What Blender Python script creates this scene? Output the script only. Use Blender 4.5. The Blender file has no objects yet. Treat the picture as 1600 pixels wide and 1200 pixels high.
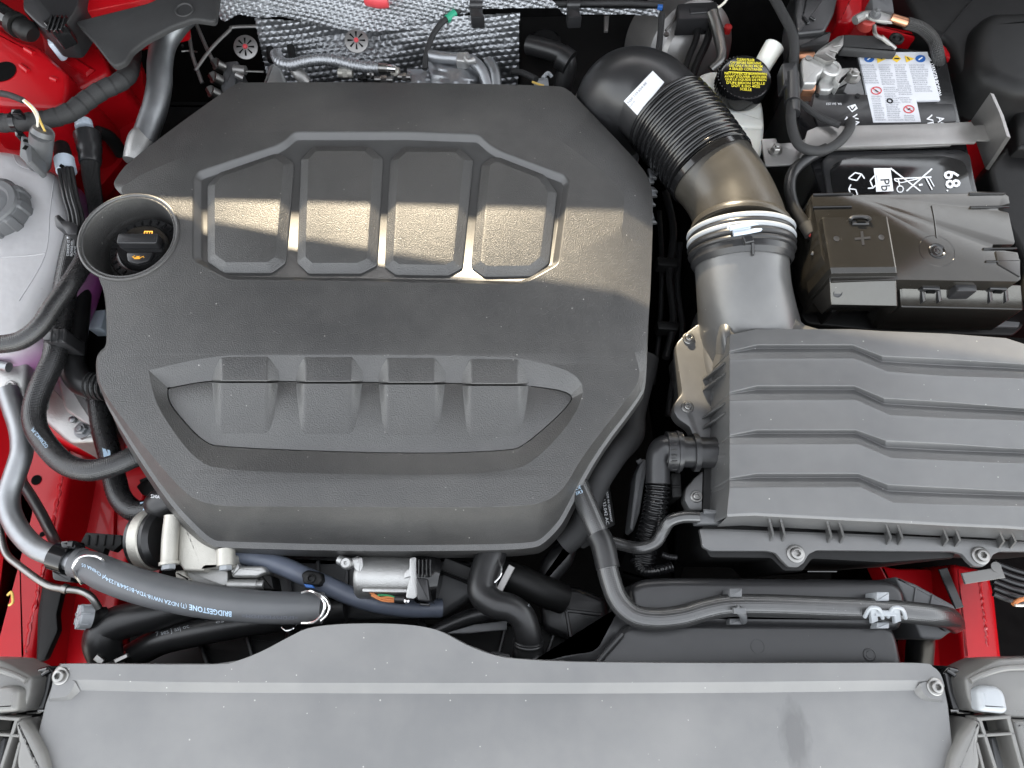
import bpy, math, random
from math import sin, cos, tan, radians, pi, hypot, atan2
from mathutils import Vector, Matrix
from mathutils.bvhtree import BVHTree
from mathutils.geometry import tessellate_polygon
random.seed(7)
SC = bpy.context.scene
COL = SC.collection
V = Vector
# ------------------------------------------------------------------ camera
F, TILT, DIST = 1110.0, radians(20), 0.8          # focal length in photo pixels, tilt from straight down, metres
CAM = V((0, -DIST*sin(TILT), DIST*cos(TILT)))
cd = bpy.data.cameras.new('camera'); cam = bpy.data.objects.new('camera', cd); COL.objects.link(cam)
cam.location = CAM; cam.rotation_euler = (TILT, 0, 0)
cd.sensor_width = 36; cd.lens = F/1600*36; cd.clip_start = .02; cd.clip_end = 200
SC.camera = cam
# ------------------------------------------------------------------ sky and sun
SUN_EL, SUN_AZ = radians(29), radians(-17)         # azimuth measured from +Y (rear of the car), negative = to the left
w = bpy.data.worlds.new('World'); SC.world = w; w.use_nodes = True
nt = w.node_tree; bg = nt.nodes['Background']
sky = nt.nodes.new('ShaderNodeTexSky'); sky.sky_type = 'NISHITA'; sky.sun_disc = False
sky.sun_elevation = SUN_EL; sky.sun_rotation = SUN_AZ
sky.dust_density = 1.0; sky.air_density = 1.5; sky.ozone_density = 0.5
hs_ = nt.nodes.new('ShaderNodeHueSaturation'); hs_.inputs['Saturation'].default_value = .2   # sky colour greyed for a neutral white balance
nt.links.new(sky.outputs[0], hs_.inputs['Color']); nt.links.new(hs_.outputs[0], bg.inputs[0]); bg.inputs[1].default_value = 0.15
sl = bpy.data.lights.new('sun', 'SUN'); so = bpy.data.objects.new('sun', sl); COL.objects.link(so)
sl.energy = 2.2; sl.angle = radians(.5); sl.color = (1, .84, .60)
SDIR = V((sin(SUN_AZ)*cos(SUN_EL), cos(SUN_AZ)*cos(SUN_EL), sin(SUN_EL)))   # towards the sun
so.rotation_euler = SDIR.to_track_quat('Z', 'Y').to_euler(); so.location = SDIR*5
vs = SC.view_settings; vs.view_transform = 'Standard'; vs.look = 'None'; vs.gamma = 1; vs.exposure = 2.75
SC.cycles.max_bounces = 8
# ------------------------------------------------------------------ pixel of the photo + height -> point of the bay
CT, ST = cos(TILT), sin(TILT)
def rayd(px, py):
    u, v = (px-800)/F, (600-py)/F
    return V((u, v*CT+ST, v*ST-CT))
def P(px, py, z):
    d = rayd(px, py); k = (z-CAM.z)/d.z
    return CAM + d*k
def S(p):                                          # metres per photo pixel at a point
    q = p-CAM
    return (q.y*ST-q.z*CT)/F
# ------------------------------------------------------------------ 2-D helpers
def rnd(pts, r, n=3):
    if r <= 0: return list(pts)
    out = []; N = len(pts)
    for i in range(N):
        a, b, c = V(pts[i-1][:2]), V(pts[i][:2]), V(pts[(i+1) % N][:2])
        da, dc = (a-b), (c-b); la, lc = da.length, dc.length
        if la < 1e-9 or lc < 1e-9: continue
        k = min(r, la*.45, lc*.45)
        p, q = b+da/la*k, b+dc/lc*k
        for j in range(n+1):
            t = j/n
            s = p*(1-t)**2 + b*2*t*(1-t) + q*t*t
            out.append((s.x, s.y))
    return out
def pl(pts, z, r=0, n=3):
    """outline traced in pixels -> 3-D ring at height z (z may be a function of the pixel)"""
    if len(pts[0]) == 3: return [P(*p) for p in pts]
    f = z if callable(z) else (lambda x, y: z)
    return [P(x, y, f(x, y)) for x, y in rnd(pts, r, n)]
def ccw(pts):
    a = sum(pts[i-1].x*pts[i].y-pts[i].x*pts[i-1].y for i in range(len(pts)))
    return list(pts) if a > 0 else list(pts)[::-1]
def off(pts, d):
    """inward offset in the ground plane of a counter-clockwise ring"""
    out = []; N = len(pts)
    for i in range(N):
        a, b, c = pts[i-1], pts[i], pts[(i+1) % N]
        e1, e2 = V((b.x-a.x, b.y-a.y)), V((c.x-b.x, c.y-b.y))
        if e1.length < 1e-9: e1 = e2
        if e2.length < 1e-9: e2 = e1
        n1, n2 = V((-e1.y, e1.x)).normalized(), V((-e2.y, e2.x)).normalized()
        m = n1+n2
        if m.length < 1e-6: m = n1
        m.normalize(); k = d/max(.5, m.dot(n1))
        out.append(V((b.x+m.x*k, b.y+m.y*k, b.z)))
    return out
def rnd3(ring, r, n=3):
    z = ring[0].z; return [V((x, y, z)) for x, y in rnd([(p.x, p.y) for p in ring], r, n)]
def chaikin(rings, it=2):
    for _ in range(it):
        rings = [[q for i in range(len(r)) for q in (r[i]*.75+r[(i+1) % len(r)]*.25, r[i]*.25+r[(i+1) % len(r)]*.75)] for r in rings]
    return rings
def dense(pts, n=6, closed=False):
    """Catmull-Rom through tuples"""
    out = []; N = len(pts)
    if N == 2:
        return [tuple(a+(b-a)*j/n for a, b in zip(*pts)) for j in range(n+1)]
    for i in range(N-1 if not closed else N):
        if closed: p = [pts[(i+k-1) % N] for k in range(4)]
        else: p = [pts[max(0, i-1)], pts[i], pts[i+1], pts[min(N-1, i+2)]]
        for j in range(n):
            t = j/n
            out.append(tuple(.5*((2*b)+(-a+c)*t+(2*a-5*b+4*c-d)*t*t+(-a+3*b-3*c+d)*t**3) for a, b, c, d in zip(*p)))
    if not closed: out.append(tuple(pts[-1]))
    return out
# ------------------------------------------------------------------ objects
ORG = {}
SPLIT = {'edge_bead', 'drain_hole_dark', 'moulding_mark', 'pressed_bead', 'blue_pictogram', 'yellow_pictogram', 'red_pictogram', 'grip_ridge', 'cap_ridge', 'collar_rib', 'vent_plug', 'bolt_head', 'wall_flange', 'pressed_rib', 'latch_opening', 'lock_opening', 'moulded_line', 'copper_strip', 'wing_flange', 'slot', 'mounting_ear', 'white_wire', 'moulded_seam', 'paint_mark'}
class MB:
    def __init__(s): s.v = []; s.f = []; s.uv = {}; s._b = None
    def add(s, vs, fs, uvs=None):
        o = len(s.v); s.v += [V(p) for p in vs]
        for i, f in enumerate(fs):
            if uvs: s.uv[len(s.f)] = uvs[i]
            s.f.append([o+k for k in f])
        return s
    def bvh(s):
        if s._b is None: s._b = BVHTree.FromPolygons(s.v, s.f)
        return s._b
    # rings lofted one on another (each ring has the same number of points)
    def loft(s, rings, cap0=False, cap1=True, closed=True):
        n = len(rings[0]); vs = [p for r in rings for p in r]; fs = []
        for i in range(len(rings)-1):
            for j in range(n if closed else n-1):
                k = (j+1) % n
                fs.append((i*n+j, i*n+k, (i+1)*n+k, (i+1)*n+j))
        if cap1: fs.append([(len(rings)-1)*n+j for j in range(n)])
        if cap0: fs.append([j for j in range(n)][::-1])
        return s.add(vs, fs)
    # block under a traced top outline; rounded upper edge
    def solid(s, top, zb, bev=.0015, n=2, taper=0, cap0=True):
        t = ccw(top)
        bot = [V((p.x, p.y, zb)) for p in (off(t, -taper) if taper else t)]
        rings = [bot]
        if bev > 0:
            for i in range(n+1):
                a = i/n*pi/2
                d = bev*(1-cos(a)); h = bev*(1-sin(a))
                rings.append([V((p.x, p.y, p.z-h)) for p in (off(t, d) if d else t)])
        else: rings.append(t)
        return s.loft(rings, cap0, True)
    def blk(s, px, z, depth, bev=.0015, r=0, taper=0, n=2):
        t = pl(px, z, r); return s.solid(t, min(p.z for p in t)-depth, bev, n, taper)
    def tube(s, pts, rad, seg=14, caps=True, closed=False, rot=0):
        n = len(pts); tg = []
        for i in range(n):
            a = pts[i-1] if (i or closed) else pts[i]; b = pts[(i+1) % n] if (i < n-1 or closed) else pts[i]
            d = b-a; tg.append(d.normalized() if d.length > 1e-9 else (tg[-1] if tg else V((0, 0, 1))))
        up = V((0, 0, 1)) if abs(tg[0].z) < .95 else V((0, 1, 0))
        nx = tg[0].cross(up).normalized(); vs = []; L = 0; us = []
        for i in range(n):
            if i: L += (pts[i]-pts[i-1]).length
            us.append(L)
            nx = (nx-tg[i]*nx.dot(tg[i])).normalized(); ny = tg[i].cross(nx)
            r = rad[i] if hasattr(rad, '__len__') else rad
            for j in range(seg):
                a = 2*pi*j/seg+rot
                vs.append(pts[i]+(nx*cos(a)+ny*sin(a))*r)
        fs = []; uvs = []
        r0 = rad[0] if hasattr(rad, '__len__') else rad
        for i in range(n if closed else n-1):
            i2 = (i+1) % n
            for j in range(seg):
                k = (j+1) % seg
                fs.append((i*seg+j, i2*seg+j, i2*seg+k, i*seg+k))
                c0, c1 = j/seg*2*pi*r0, (j+1)/seg*2*pi*r0
                u0, u1 = us[i], us[i2] if i2 else us[i]+.001
                uvs.append(((u0, c0), (u1, c0), (u1, c1), (u0, c1)))
        if caps and not closed:
            fs.append([j for j in range(seg)]); uvs.append([(0, 0)]*seg)
            fs.append([(n-1)*seg+j for j in range(seg)][::-1]); uvs.append([(0, 0)]*seg)
        return s.add(vs, fs, uvs)
    # hose through pixel points (px, py, z[, radius in px])
    def hose(s, pts, r=10, n=8, seg=16, rfun=None, caps=True):
        q = dense([(p[0], p[1], p[2], (p[3] if len(p) > 3 else r)) for p in pts], n)
        w = [P(a, b, c) for a, b, c, d in q]; rad = []; L = 0
        for i, (p, t) in enumerate(zip(w, q)):
            if i: L += (p-w[i-1]).length
            rr = t[3]*S(p); rad.append(rfun(L, rr) if rfun else rr)
        s.path = w
        return s.tube(w, rad, seg, caps)
    def lathe(s, c, prof, axis=V((0, 0, 1)), seg=28, rmod=None, cap=True):
        ax = V(axis).normalized(); e1 = ax.orthogonal().normalized()
        if abs(ax.z) > .99: e1 = V((1, 0, 0))
        e2 = ax.cross(e1); rings = []
        for r, h in prof:
            rings.append([c+ax*h+(e1*cos(2*pi*j/seg)+e2*sin(2*pi*j/seg))*(r*(rmod(j/seg, r) if rmod else 1)) for j in range(seg)])
        return s.loft(rings, False, cap and prof[-1][0] > 1e-6)
    def disc(s, px, py, z, prof, axis=V((0, 0, 1)), seg=28, rmod=None, cap=True):
        c = P(px, py, z); k = S(c)
        return s.lathe(c, [(r*k, h) for r, h in prof], axis, seg, rmod, cap)
    def rod(s, a, b, r, seg=16, n=1):                  # straight round bar between two pixel points
        return s.hose([a, b], r, n, seg)
    def bar(s, a, b, wpx, depth, bev=.0008):           # flat bar between two pixel points (px,py,z)
        p, q = P(*a), P(*b); d = V((q.x-p.x, q.y-p.y, 0)).normalized(); nn = V((-d.y, d.x, 0))*(wpx*S(p)/2)
        t = [p+nn, p-nn, q-nn, q+nn]; t = ccw(t)
        r = [[V((v.x, v.y, v.z-depth)) for v in t], [V((v.x, v.y, v.z-bev)) for v in t], [v for v in off(t, bev)]]
        return s.loft(r, True, True)
    def obj(s, name, mat, parent=None, ang=32, flat=False):
        if name in SPLIT and parent is not None:
            par = list(range(len(s.v)))
            def find(a):
                while par[a] != a: par[a] = par[par[a]]; a = par[a]
                return a
            for f in s.f:
                for k in f[1:]: par[find(k)] = find(f[0])
            grp = {}
            for i, f in enumerate(s.f): grp.setdefault(find(f[0]), []).append(i)
            if len(grp) > 1:
                for ids in grp.values():
                    used = sorted({k for i in ids for k in s.f[i]}); mp = {k: j for j, k in enumerate(used)}; q = MB()
                    q.v = [s.v[k] for k in used]; q.f = [[mp[k] for k in s.f[i]] for i in ids]
                    q.uv = {j: s.uv[i] for j, i in enumerate(ids) if i in s.uv}
                    o = q._obj(name, mat, parent, ang, flat)
                return o
        return s._obj(name, mat, parent, ang, flat)
    def _obj(s, name, mat, parent=None, ang=32, flat=False):
        me = bpy.data.meshes.new(name)
        if parent is not None: o0 = ORG[parent.name]
        else:
            xs = [v.x for v in s.v]; ys = [v.y for v in s.v]
            o0 = V(((min(xs)+max(xs))/2, (min(ys)+max(ys))/2, min(v.z for v in s.v)))
        me.from_pydata([v-o0 for v in s.v], [], s.f)
        if s.uv:
            ul = me.uv_layers.new(name='uv')
            for i, p in enumerate(me.polygons):
                u = s.uv.get(i)
                if u:
                    for k, li in enumerate(p.loop_indices): ul.data[li].uv = u[k]
        if not flat:
            me.polygons.foreach_set('use_smooth', [True]*len(me.polygons))
            me.set_sharp_from_angle(angle=radians(ang))
        me.materials.append(mat); me.validate(); me.update()
        o = bpy.data.objects.new(name, me); COL.objects.link(o)
        if parent is not None: o.parent = parent
        else: o.location = o0
        ORG[o.name] = o0
        return o
    def thing(s, name, label, cat, mat, group=None, ang=32):
        return tag(s.obj(name, mat, None, ang), label, cat, group)
def tag(o, label, cat=None, group=None):
    o['label'] = label
    if cat: o['category'] = cat
    if group: o['group'] = group
    return o
def thing(name, label, cat, at, group=None):
    o = bpy.data.objects.new(name, None); COL.objects.link(o); o.empty_display_size = .02
    o.location = P(*at); ORG[o.name] = P(*at)
    return tag(o, label, cat, group)
# ------------------------------------------------------------------ print laid on a surface
def hit(b, px, py, lift=.0004):
    d = rayd(px, py).normalized(); loc, nor, i, t = b.ray_cast(CAM, d)
    if loc is None: return None
    if nor.dot(d) > 0: nor = -nor
    return loc+nor*lift
FONT = {}
def glyphs(txt, bold=False):
    if txt not in FONT:
        cu = bpy.data.curves.new('lettering_curve', 'FONT'); cu.body = txt; cu.resolution_u = 2; cu.align_x = 'CENTER'
        if bold: cu.offset = .02
        o = bpy.data.objects.new('lettering_tmp', cu); COL.objects.link(o)
        dg = bpy.context.evaluated_depsgraph_get(); dg.update()
        me = o.evaluated_get(dg).to_mesh()
        vs = [v.co.copy() for v in me.vertices]; fs = [list(p.vertices) for p in me.polygons]
        o.evaluated_get(dg).to_mesh_clear(); bpy.data.objects.remove(o); bpy.data.curves.remove(cu)
        x0, x1 = min(v.x for v in vs), max(v.x for v in vs); y0, y1 = min(v.y for v in vs), max(v.y for v in vs)
        FONT[txt] = ([((v.x-x0)/(x1-x0), (v.y-y0)/(y1-y0)) for v in vs], fs)
    return FONT[txt]
def bil(q, u, v):
    return ((q[0][0]*(1-u)+q[1][0]*u)*(1-v)+(q[3][0]*(1-u)+q[2][0]*u)*v, (q[0][1]*(1-u)+q[1][1]*u)*(1-v)+(q[3][1]*(1-u)+q[2][1]*u)*v)
def write(mb, txt, quad, b, lift=.0005, bold=False):
    """txt set into the pixel quad (its lower left, lower right, upper right, upper left corner) on surface b"""
    vs, fs = glyphs(txt, bold); pts = [hit(b, *bil(quad, u, v), lift) for u, v in vs]
    good = [f for f in fs if all(pts[i] is not None for i in f)]
    return mb.add([p if p else V((0, 0, -1)) for p in pts], good)
def patch(mb, quad, b, nx=6, ny=4, lift=.0003):
    g = [[hit(b, *bil(quad, i/nx, j/ny), lift) for i in range(nx+1)] for j in range(ny+1)]
    vs = [p if p else V((0, 0, -1)) for r in g for p in r]; fs = []
    for j in range(ny):
        for i in range(nx):
            k = (j*(nx+1)+i, j*(nx+1)+i+1, (j+1)*(nx+1)+i+1, (j+1)*(nx+1)+i)
            if all(g[a//(nx+1)][a % (nx+1)] for a in k): fs.append(k)
    return mb.add(vs, fs)
def dpoly(mb, pts, b, lift=.0004):
    q = [hit(b, x, y, lift) for x, y in pts]
    if all(q): mb.add(q, [list(range(len(q)))])
    return mb
def dline(mb, pts, wd, b, lift=.0004):                # painted line of width wd px
    for (x0, y0), (x1, y1) in zip(pts, pts[1:]):
        L = hypot(x1-x0, y1-y0) or 1; nx, ny = -(y1-y0)/L*wd/2, (x1-x0)/L*wd/2
        dpoly(mb, [(x0+nx, y0+ny), (x0-nx, y0-ny), (x1-nx, y1-ny), (x1+nx, y1+ny)], b, lift)
    return mb
def circ(cx, cy, rx, ry=None, n=18): return [(cx+rx*cos(2*pi*i/n), cy+(ry or rx)*sin(2*pi*i/n)) for i in range(n)]
# ------------------------------------------------------------------ materials
MATS = {}
def M(name, col, rough=.5, metal=0, grain=(0, 0), var=.15, specks=0, coat=0, spec=.5, trans=0, sss=0, rvar=.06, vscale=60, weave=None, dust=0):
    m = bpy.data.materials.new(name); m.use_nodes = True; t = m.node_tree; N = t.nodes; L = t.links
    b = N['Principled BSDF']; tc = N.new('ShaderNodeTexCoord')
    b.inputs['Metallic'].default_value = metal; b.inputs['Roughness'].default_value = rough
    b.inputs['Specular IOR Level'].default_value = spec; b.inputs['Coat Weight'].default_value = coat
    b.inputs['Coat Roughness'].default_value = .06
    if trans: b.inputs['Transmission Weight'].default_value = trans
    if sss:
        b.inputs['Subsurface Weight'].default_value = sss; b.inputs['Subsurface Radius'].default_value = (1, .9, .8); b.inputs['Subsurface Scale'].default_value = .01
    def noise(scale, detail=3):
        n = N.new('ShaderNodeTexNoise'); n.inputs['Scale'].default_value = scale; n.inputs['Detail'].default_value = detail
        L.new(tc.outputs['Object'], n.inputs['Vector']); return n
    def math_(op, a, c=None, d=None):
        n = N.new('ShaderNodeMath'); n.operation = op
        for i, x in enumerate((a, c, d)):
            if x is None: continue
            if hasattr(x, 'is_linked') or hasattr(x, 'links'): L.new(x, n.inputs[i])
            else: n.inputs[i].default_value = x
        return n.outputs[0]
    def mix(f, a, c):
        n = N.new('ShaderNodeMix'); n.data_type = 'RGBA'
        for i, x in ((0, f), (6, a), (7, c)):
            if hasattr(x, 'links'): L.new(x, n.inputs[i])
            elif i == 0: n.inputs[0].default_value = x
            else: n.inputs[i].default_value = (*x, 1)
        return n.outputs[2]
    nz = noise(vscale, 4)
    c = mix(nz.outputs['Fac'], tuple(max(0, x*(1-var)) for x in col), tuple(min(1, x*(1+var)) for x in col))
    if specks:
        vo = N.new('ShaderNodeTexVoronoi'); vo.inputs['Scale'].default_value = 170; L.new(tc.outputs['Object'], vo.inputs['Vector'])
        sp = N.new('ShaderNodeSeparateColor'); L.new(vo.outputs['Color'], sp.inputs[0])
        big = math_('MULTIPLY', math_('POWER', sp.outputs[1], 6.0), .11*specks)
        dot = math_('LESS_THAN', vo.outputs['Distance'], math_('ADD', big, .012*specks))
        keep = math_('GREATER_THAN', sp.outputs[0], .45)
        c = mix(math_('MULTIPLY', math_('MULTIPLY', dot, keep), .6), c, (.42, .41, .38))
    if dust:
        d1 = noise(9, 6); d2 = noise(55, 3)
        fac = math_('MULTIPLY', math_('MAXIMUM', math_('SUBTRACT', math_('ADD', math_('MULTIPLY', d1.outputs['Fac'], .8), math_('MULTIPLY', d2.outputs['Fac'], .25)), .42), 0.0), dust)
        c = mix(fac, c, (.30, .285, .26))
    L.new(c, b.inputs['Base Color'])
    rn = noise(vscale*1.7, 5)
    L.new(math_('ADD', math_('MULTIPLY', math_('SUBTRACT', rn.outputs['Fac'], .5), 2*rvar), rough), b.inputs['Roughness'])
    h = None
    if grain[1]:
        g = noise(grain[0], 2); h = math_('MULTIPLY', g.outputs['Fac'], grain[1])
    if weave:                                          # (period in metres along the hose, height) woven braid from the tube's uv
        uvn = N.new('ShaderNodeUVMap'); sx = N.new('ShaderNodeSeparateXYZ'); L.new(uvn.outputs[0], sx.inputs[0])
        k = 2*pi/weave[0]
        a1 = math_('SINE', math_('MULTIPLY', math_('ADD', sx.outputs[0], sx.outputs[1]), k))
        a2 = math_('SINE', math_('MULTIPLY', math_('SUBTRACT', sx.outputs[0], sx.outputs[1]), k))
        wv = math_('MULTIPLY', math_('MULTIPLY', a1, a2), weave[1])
        h = wv if h is None else math_('ADD', h, wv)
    if h is not None:
        bp = N.new('ShaderNodeBump'); bp.inputs['Strength'].default_value = 1; bp.inputs['Distance'].default_value = 1
        L.new(h, bp.inputs['Height']); L.new(bp.outputs[0], b.inputs['Normal'])
    MATS[name] = m
    return m
COVER = M('grained_black_plastic', (.027, .0265, .026), .41, grain=(700, .0005), specks=1.1, var=.12, spec=.8, dust=.24)
PAD = M('coarse_black_plastic', (.029, .0285, .0275), .40, grain=(800, .0006), specks=.9, var=.15, spec=.85, dust=.15)
SATIN = M('satin_black_plastic', (.018, .018, .019), .32, grain=(1800, .00005), specks=.4)
BOX = M('airbox_plastic', (.068, .068, .068), .33, grain=(1500, .00006), specks=1.2, spec=.85, dust=.26)
TRIM = M('front_trim_plastic', (.105, .105, .105), .44, grain=(1700, .00012), specks=1.3, vscale=9, var=.16, dust=.42, spec=.7)
GLOSS = M('glossy_black_plastic', (.007, .007, .0075), .14, var=.2, specks=.3)
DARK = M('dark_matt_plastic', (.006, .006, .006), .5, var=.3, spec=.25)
BLACK = M('black_void_shade', (.0045, .0045, .0045), 1.0, var=.5, spec=.05)  # colour holds the dark of gaps and openings, also on deep black parts
RUBBER = M('black_rubber', (.013, .013, .0135), .36, grain=(900, .0001), var=.3)
BRAID = M('skylit_braided_rubber', (.030, .030, .030), .25, spec=.9, weave=(.0042, .00008), var=.25)  # base lightened to hold the open sky's sheen
BRAID_SHADED = M('shaded_braided_rubber', (.014, .014, .0145), .27, weave=(.0042, .00012), var=.25, spec=.6)  # darker copy for the left hoses, bonnet shade put into the colour
FATHOSE = M('grey_rubber', (.080, .083, .088), .42, dust=.2, grain=(1200, .00004), var=.12, vscale=30)
TAPE = M('fabric_tape', (.017, .017, .0175), .7, grain=(1400, .0003), var=.25)
MESHLOOM = M('woven_loom', (.025, .025, .025), .42, weave=(.0038, .0009), var=.4)
RED = M('red_body_paint', (.36, .002, .006), .38, spec=.25, coat=.25, var=.06)
SEALER = M('red_seam_sealer', (.34, .004, .008), .35, grain=(180, .0012), coat=.5)
ALU = M('bare_aluminium', (.30, .31, .32), .48, 1, grain=(400, .00012), var=.12, rvar=.12)
CAST = M('cast_aluminium', (.44, .44, .43), .45, .85, grain=(700, .0004), var=.12)
CREAM = M('pale_cast_metal', (.46, .445, .40), .5, .6, grain=(600, .0004), var=.08)
STEEL = M('zinc_plated_steel', (.27, .265, .255), .36, 1, grain=(500, .00005), var=.15, rvar=.12)
STRAP = M('dull_steel_sheet', (.29, .283, .275), .42, .8, grain=(900, .0001), var=.1)
CHROME = M('bright_metal', (.8, .8, .8), .15, 1, var=.05)
FOIL = M('heat_shield_foil', (.36, .37, .385), .50, 1, grain=(300, .0003), var=.1, rvar=.1)
WHITEP = M('milky_white_plastic', (.86, .85, .78), .35, sss=.6, var=.05, grain=(60, .0004))
LGREY = M('light_grey_plastic', (.29, .305, .32), .4, var=.06)
MGREY = M('mid_grey_plastic', (.085, .087, .09), .42, var=.1)
PALEGREY = M('pale_headlamp_plastic', (.14, .137, .13), .36, var=.08)
BLUEW = M('pale_blue_plastic', (.44, .50, .57), .4, var=.05)
PAPER = M('white_label_paper', (.56, .57, .60), .5, var=.03)
INK = M('grey_ink', (.13, .14, .17), .6, var=.05)
BLACKINK = M('black_ink', (.01, .01, .01), .5)
WHITEINK = M('white_ink', (.75, .76, .78), .5, var=.08)
PALEINK = M('pale_blue_ink', (.42, .56, .70), .5, var=.2, vscale=300)
YELLOW = M('yellow_ink', (.78, .66, .04), .5, var=.12, vscale=200)
ORANGE = M('orange_ink', (.80, .36, .02), .5, var=.08)
BLUEINK = M('blue_ink', (.02, .10, .34), .5)
SIGNYEL = M('sign_yellow_ink', (.72, .48, .05), .5)
REDINK = M('red_ink', (.50, .05, .06), .5)
COPPER = M('copper', (.60, .30, .18), .35, 1)
GREENT = M('green_tape', (.02, .28, .16), .5)
WIREW = M('white_wire', (.75, .72, .62), .4)
WIREY = M('yellow_wire', (.70, .48, .12), .4)
WIREO = M('orange_wire', (.60, .22, .08), .4)
WIREG = M('green_wire', (.05, .30, .12), .4)
REDP = M('red_plastic', (.45, .02, .02), .4)
DRED = M('dull_red_cap', (.40, .05, .04), .5)
FELT = M('bonnet_lining_felt', (.02, .02, .021), .95, grain=(300, .002))
FUSEBOX = M('sunlit_gloss_plastic', (.013, .012, .0105), .17, specks=.6, var=.15, dust=.05)  # black gloss browned, the warm sunlight is put into its colour
BEND = M('sunlit_black_plastic', (.034, .031, .026), .33, specks=.5, grain=(1500, .00005), dust=.1)  # lighter warm copy of the satin plastic; sunlight put into the colour
FRAMEM = M('smooth_frame_plastic', (.034, .0335, .033), .36, grain=(1800, .00005), specks=.4, spec=.85)
PAVING = M('pale_paving', (.13, .118, .10), .8, grain=(40, .004), vscale=3)
COOLER = M('blue_grey_hose', (.10, .115, .15), .42, grain=(1200, .00004))
# ------------------------------------------------------------------ small repeated fittings
BOLTMESH = {}
def screw(parent, px, py, z, r=9, mat=None, axis=V((0, 0, 1)), washer=True, name='screw'):
    """torx screw with washer; part of its parent"""
    mb = MB(); k = 1
    pr = []
    if washer: pr += [(r*1.45, -.001), (r*1.45, .001), (r*1.3, .0016), (r, .0016)]
    pr += [(r, .004), (r*.92, .0052), (r*.75, .0058)]
    mb.disc(px, py, z, pr+[(r*.56, .0058)], axis, 48, None, False)
    star = lambda t, q: 1+.14*cos(12*pi*t)
    mb.disc(px, py, z, [(r*.56, .0058), (r*.50, .0057), (r*.48, .0012), (r*.02, .0012)], axis, 48, star)
    return mb.obj(name, mat or STEEL, parent)
def hexbolt(parent, px, py, z, r=9, h=.006, mat=None, axis=V((0, 0, 1)), name='bolt'):
    mb = MB(); mb.disc(px, py, z, [(r*1.5, 0), (r*1.5, .0015), (r*1.05, .0018)], axis, 20)
    mb.disc(px, py, z, [(r, .0015), (r, h-.001), (r*.85, h)], axis, 6)
    mb.disc(px, py, z, [(r*.5, h), (r*.5, h+.0025), (r*.4, h+.003)], axis, 12)
    return mb.obj(name, mat or STEEL, parent)
# ================================================================== body shell, bonnet, bulkhead (the setting of the bay)
body = thing('body_shell', 'red painted inner bodywork around the whole engine bay', 'car body', (800, 600, -.5))
# scuttle behind the bay and bonnet hinged open over it; the sun comes through the slot between the two
def edge_pt(px, py, z0, y):                          # follow a sun ray from a lit-band edge back to the plane y
    p = P(px, py, z0); k = (y-p.y)/SDIR.y
    return p+SDIR*k
yC, yB = .84, .87
c0, c1 = edge_pt(325, 313, .0, yC), edge_pt(990, 330, .0, yC)
b0, b1 = edge_pt(330, 345, .0, yB), edge_pt(980, 458, .0, yB)
def ext(a, b, x): return a+(b-a)*((x-a.x)/(b.x-a.x))
cl, cr = ext(c0, c1, -2.2), ext(c0, c1, 1.6)
bl, br = ext(b0, b1, -1.15), ext(b0, b1, 1.05)
mb = MB(); down = V((0, 0, -.9)); back = V((0, .5, .1))
mb.loft([[cl+down, cr+down, cr+back+down, cl+back+down], [cl, cr, cr+back, cl+back]], True, True)
mb.obj('scuttle_panel', DARK, body)
mb = MB(); BA = radians(46); up = V((0, -cos(BA), sin(BA)))*1.0; th = V((0, sin(BA), cos(BA)))*.03
mb.loft([[bl, br, br+th, bl+th], [bl+up, br+up, br+up+th, bl+up+th]], True, True)
bon = mb.thing('bonnet', 'open bonnet standing above the rear of the engine bay', 'bonnet', RED)
mb = MB(); lin = V((0, -sin(BA), -cos(BA)))*.006; e = V((.05, 0, 0)); u1 = up*.03
mb.loft([[bl+e+u1+lin, br-e+u1+lin, br-e+u1-th*.05, bl+e+u1-th*.05], [bl+e+up*.97+lin, br-e+up*.97+lin, br-e+up*.97-th*.05, bl+e+up*.97-th*.05]], True, True)
mb.obj('bonnet_lining', FELT, bon)
# paved ground round the car
mb = MB(); g0 = 60
mb.add([V((-g0, -g0, -.72)), V((g0, -g0, -.72)), V((g0, g0, -.72)), V((-g0, g0, -.72))], [(0, 1, 2, 3)])
gr = mb.obj('ground', PAVING); gr['kind'] = 'structure'; gr['label'] = 'pale paved ground the car stands on'
for side, px0 in ((-1, -190), (1, 1820)):                # outer wings standing either side of the bay, out of the picture
    e = [P(px0, y, .05) for y in (-200, 300, 800, 1300)]; e = [V((min(e[0].x, *(p.x for p in e)) if side < 0 else max(p.x for p in e), p.y, .05)) for p in e]
    a = [p+V((side*.10, 0, -.03)) for p in e]; lo = [p+V((side*.02, 0, -.5)) for p in e]; mb = MB()
    mb.loft([lo, e, a, [p+V((side*.12, 0, -.6)) for p in e]], False, False, False); mb.obj('front_wing', RED, body)
# floor of the bay
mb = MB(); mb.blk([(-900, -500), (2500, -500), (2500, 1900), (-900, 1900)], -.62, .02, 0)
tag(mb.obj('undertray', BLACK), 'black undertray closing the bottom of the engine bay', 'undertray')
mb = MB(); mb.blk([(210, 150), (960, 150), (985, 420), (900, 800), (300, 800), (190, 560)], -.085, .3, .02, 20); mb.blk([(118, 345), (215, 345), (215, 680), (168, 650), (142, 612), (122, 566)], -.165, .03, .004, 8)  # second slab is a black backing added to darken the left gap
tag(mb.obj('engine_block', BLACK), 'dark engine block under the black cover with added black backing', 'engine')
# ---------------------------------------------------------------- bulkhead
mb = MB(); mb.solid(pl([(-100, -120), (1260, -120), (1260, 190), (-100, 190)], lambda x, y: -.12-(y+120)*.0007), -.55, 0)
mb.obj('bulkhead', BLACK, body)
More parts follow.
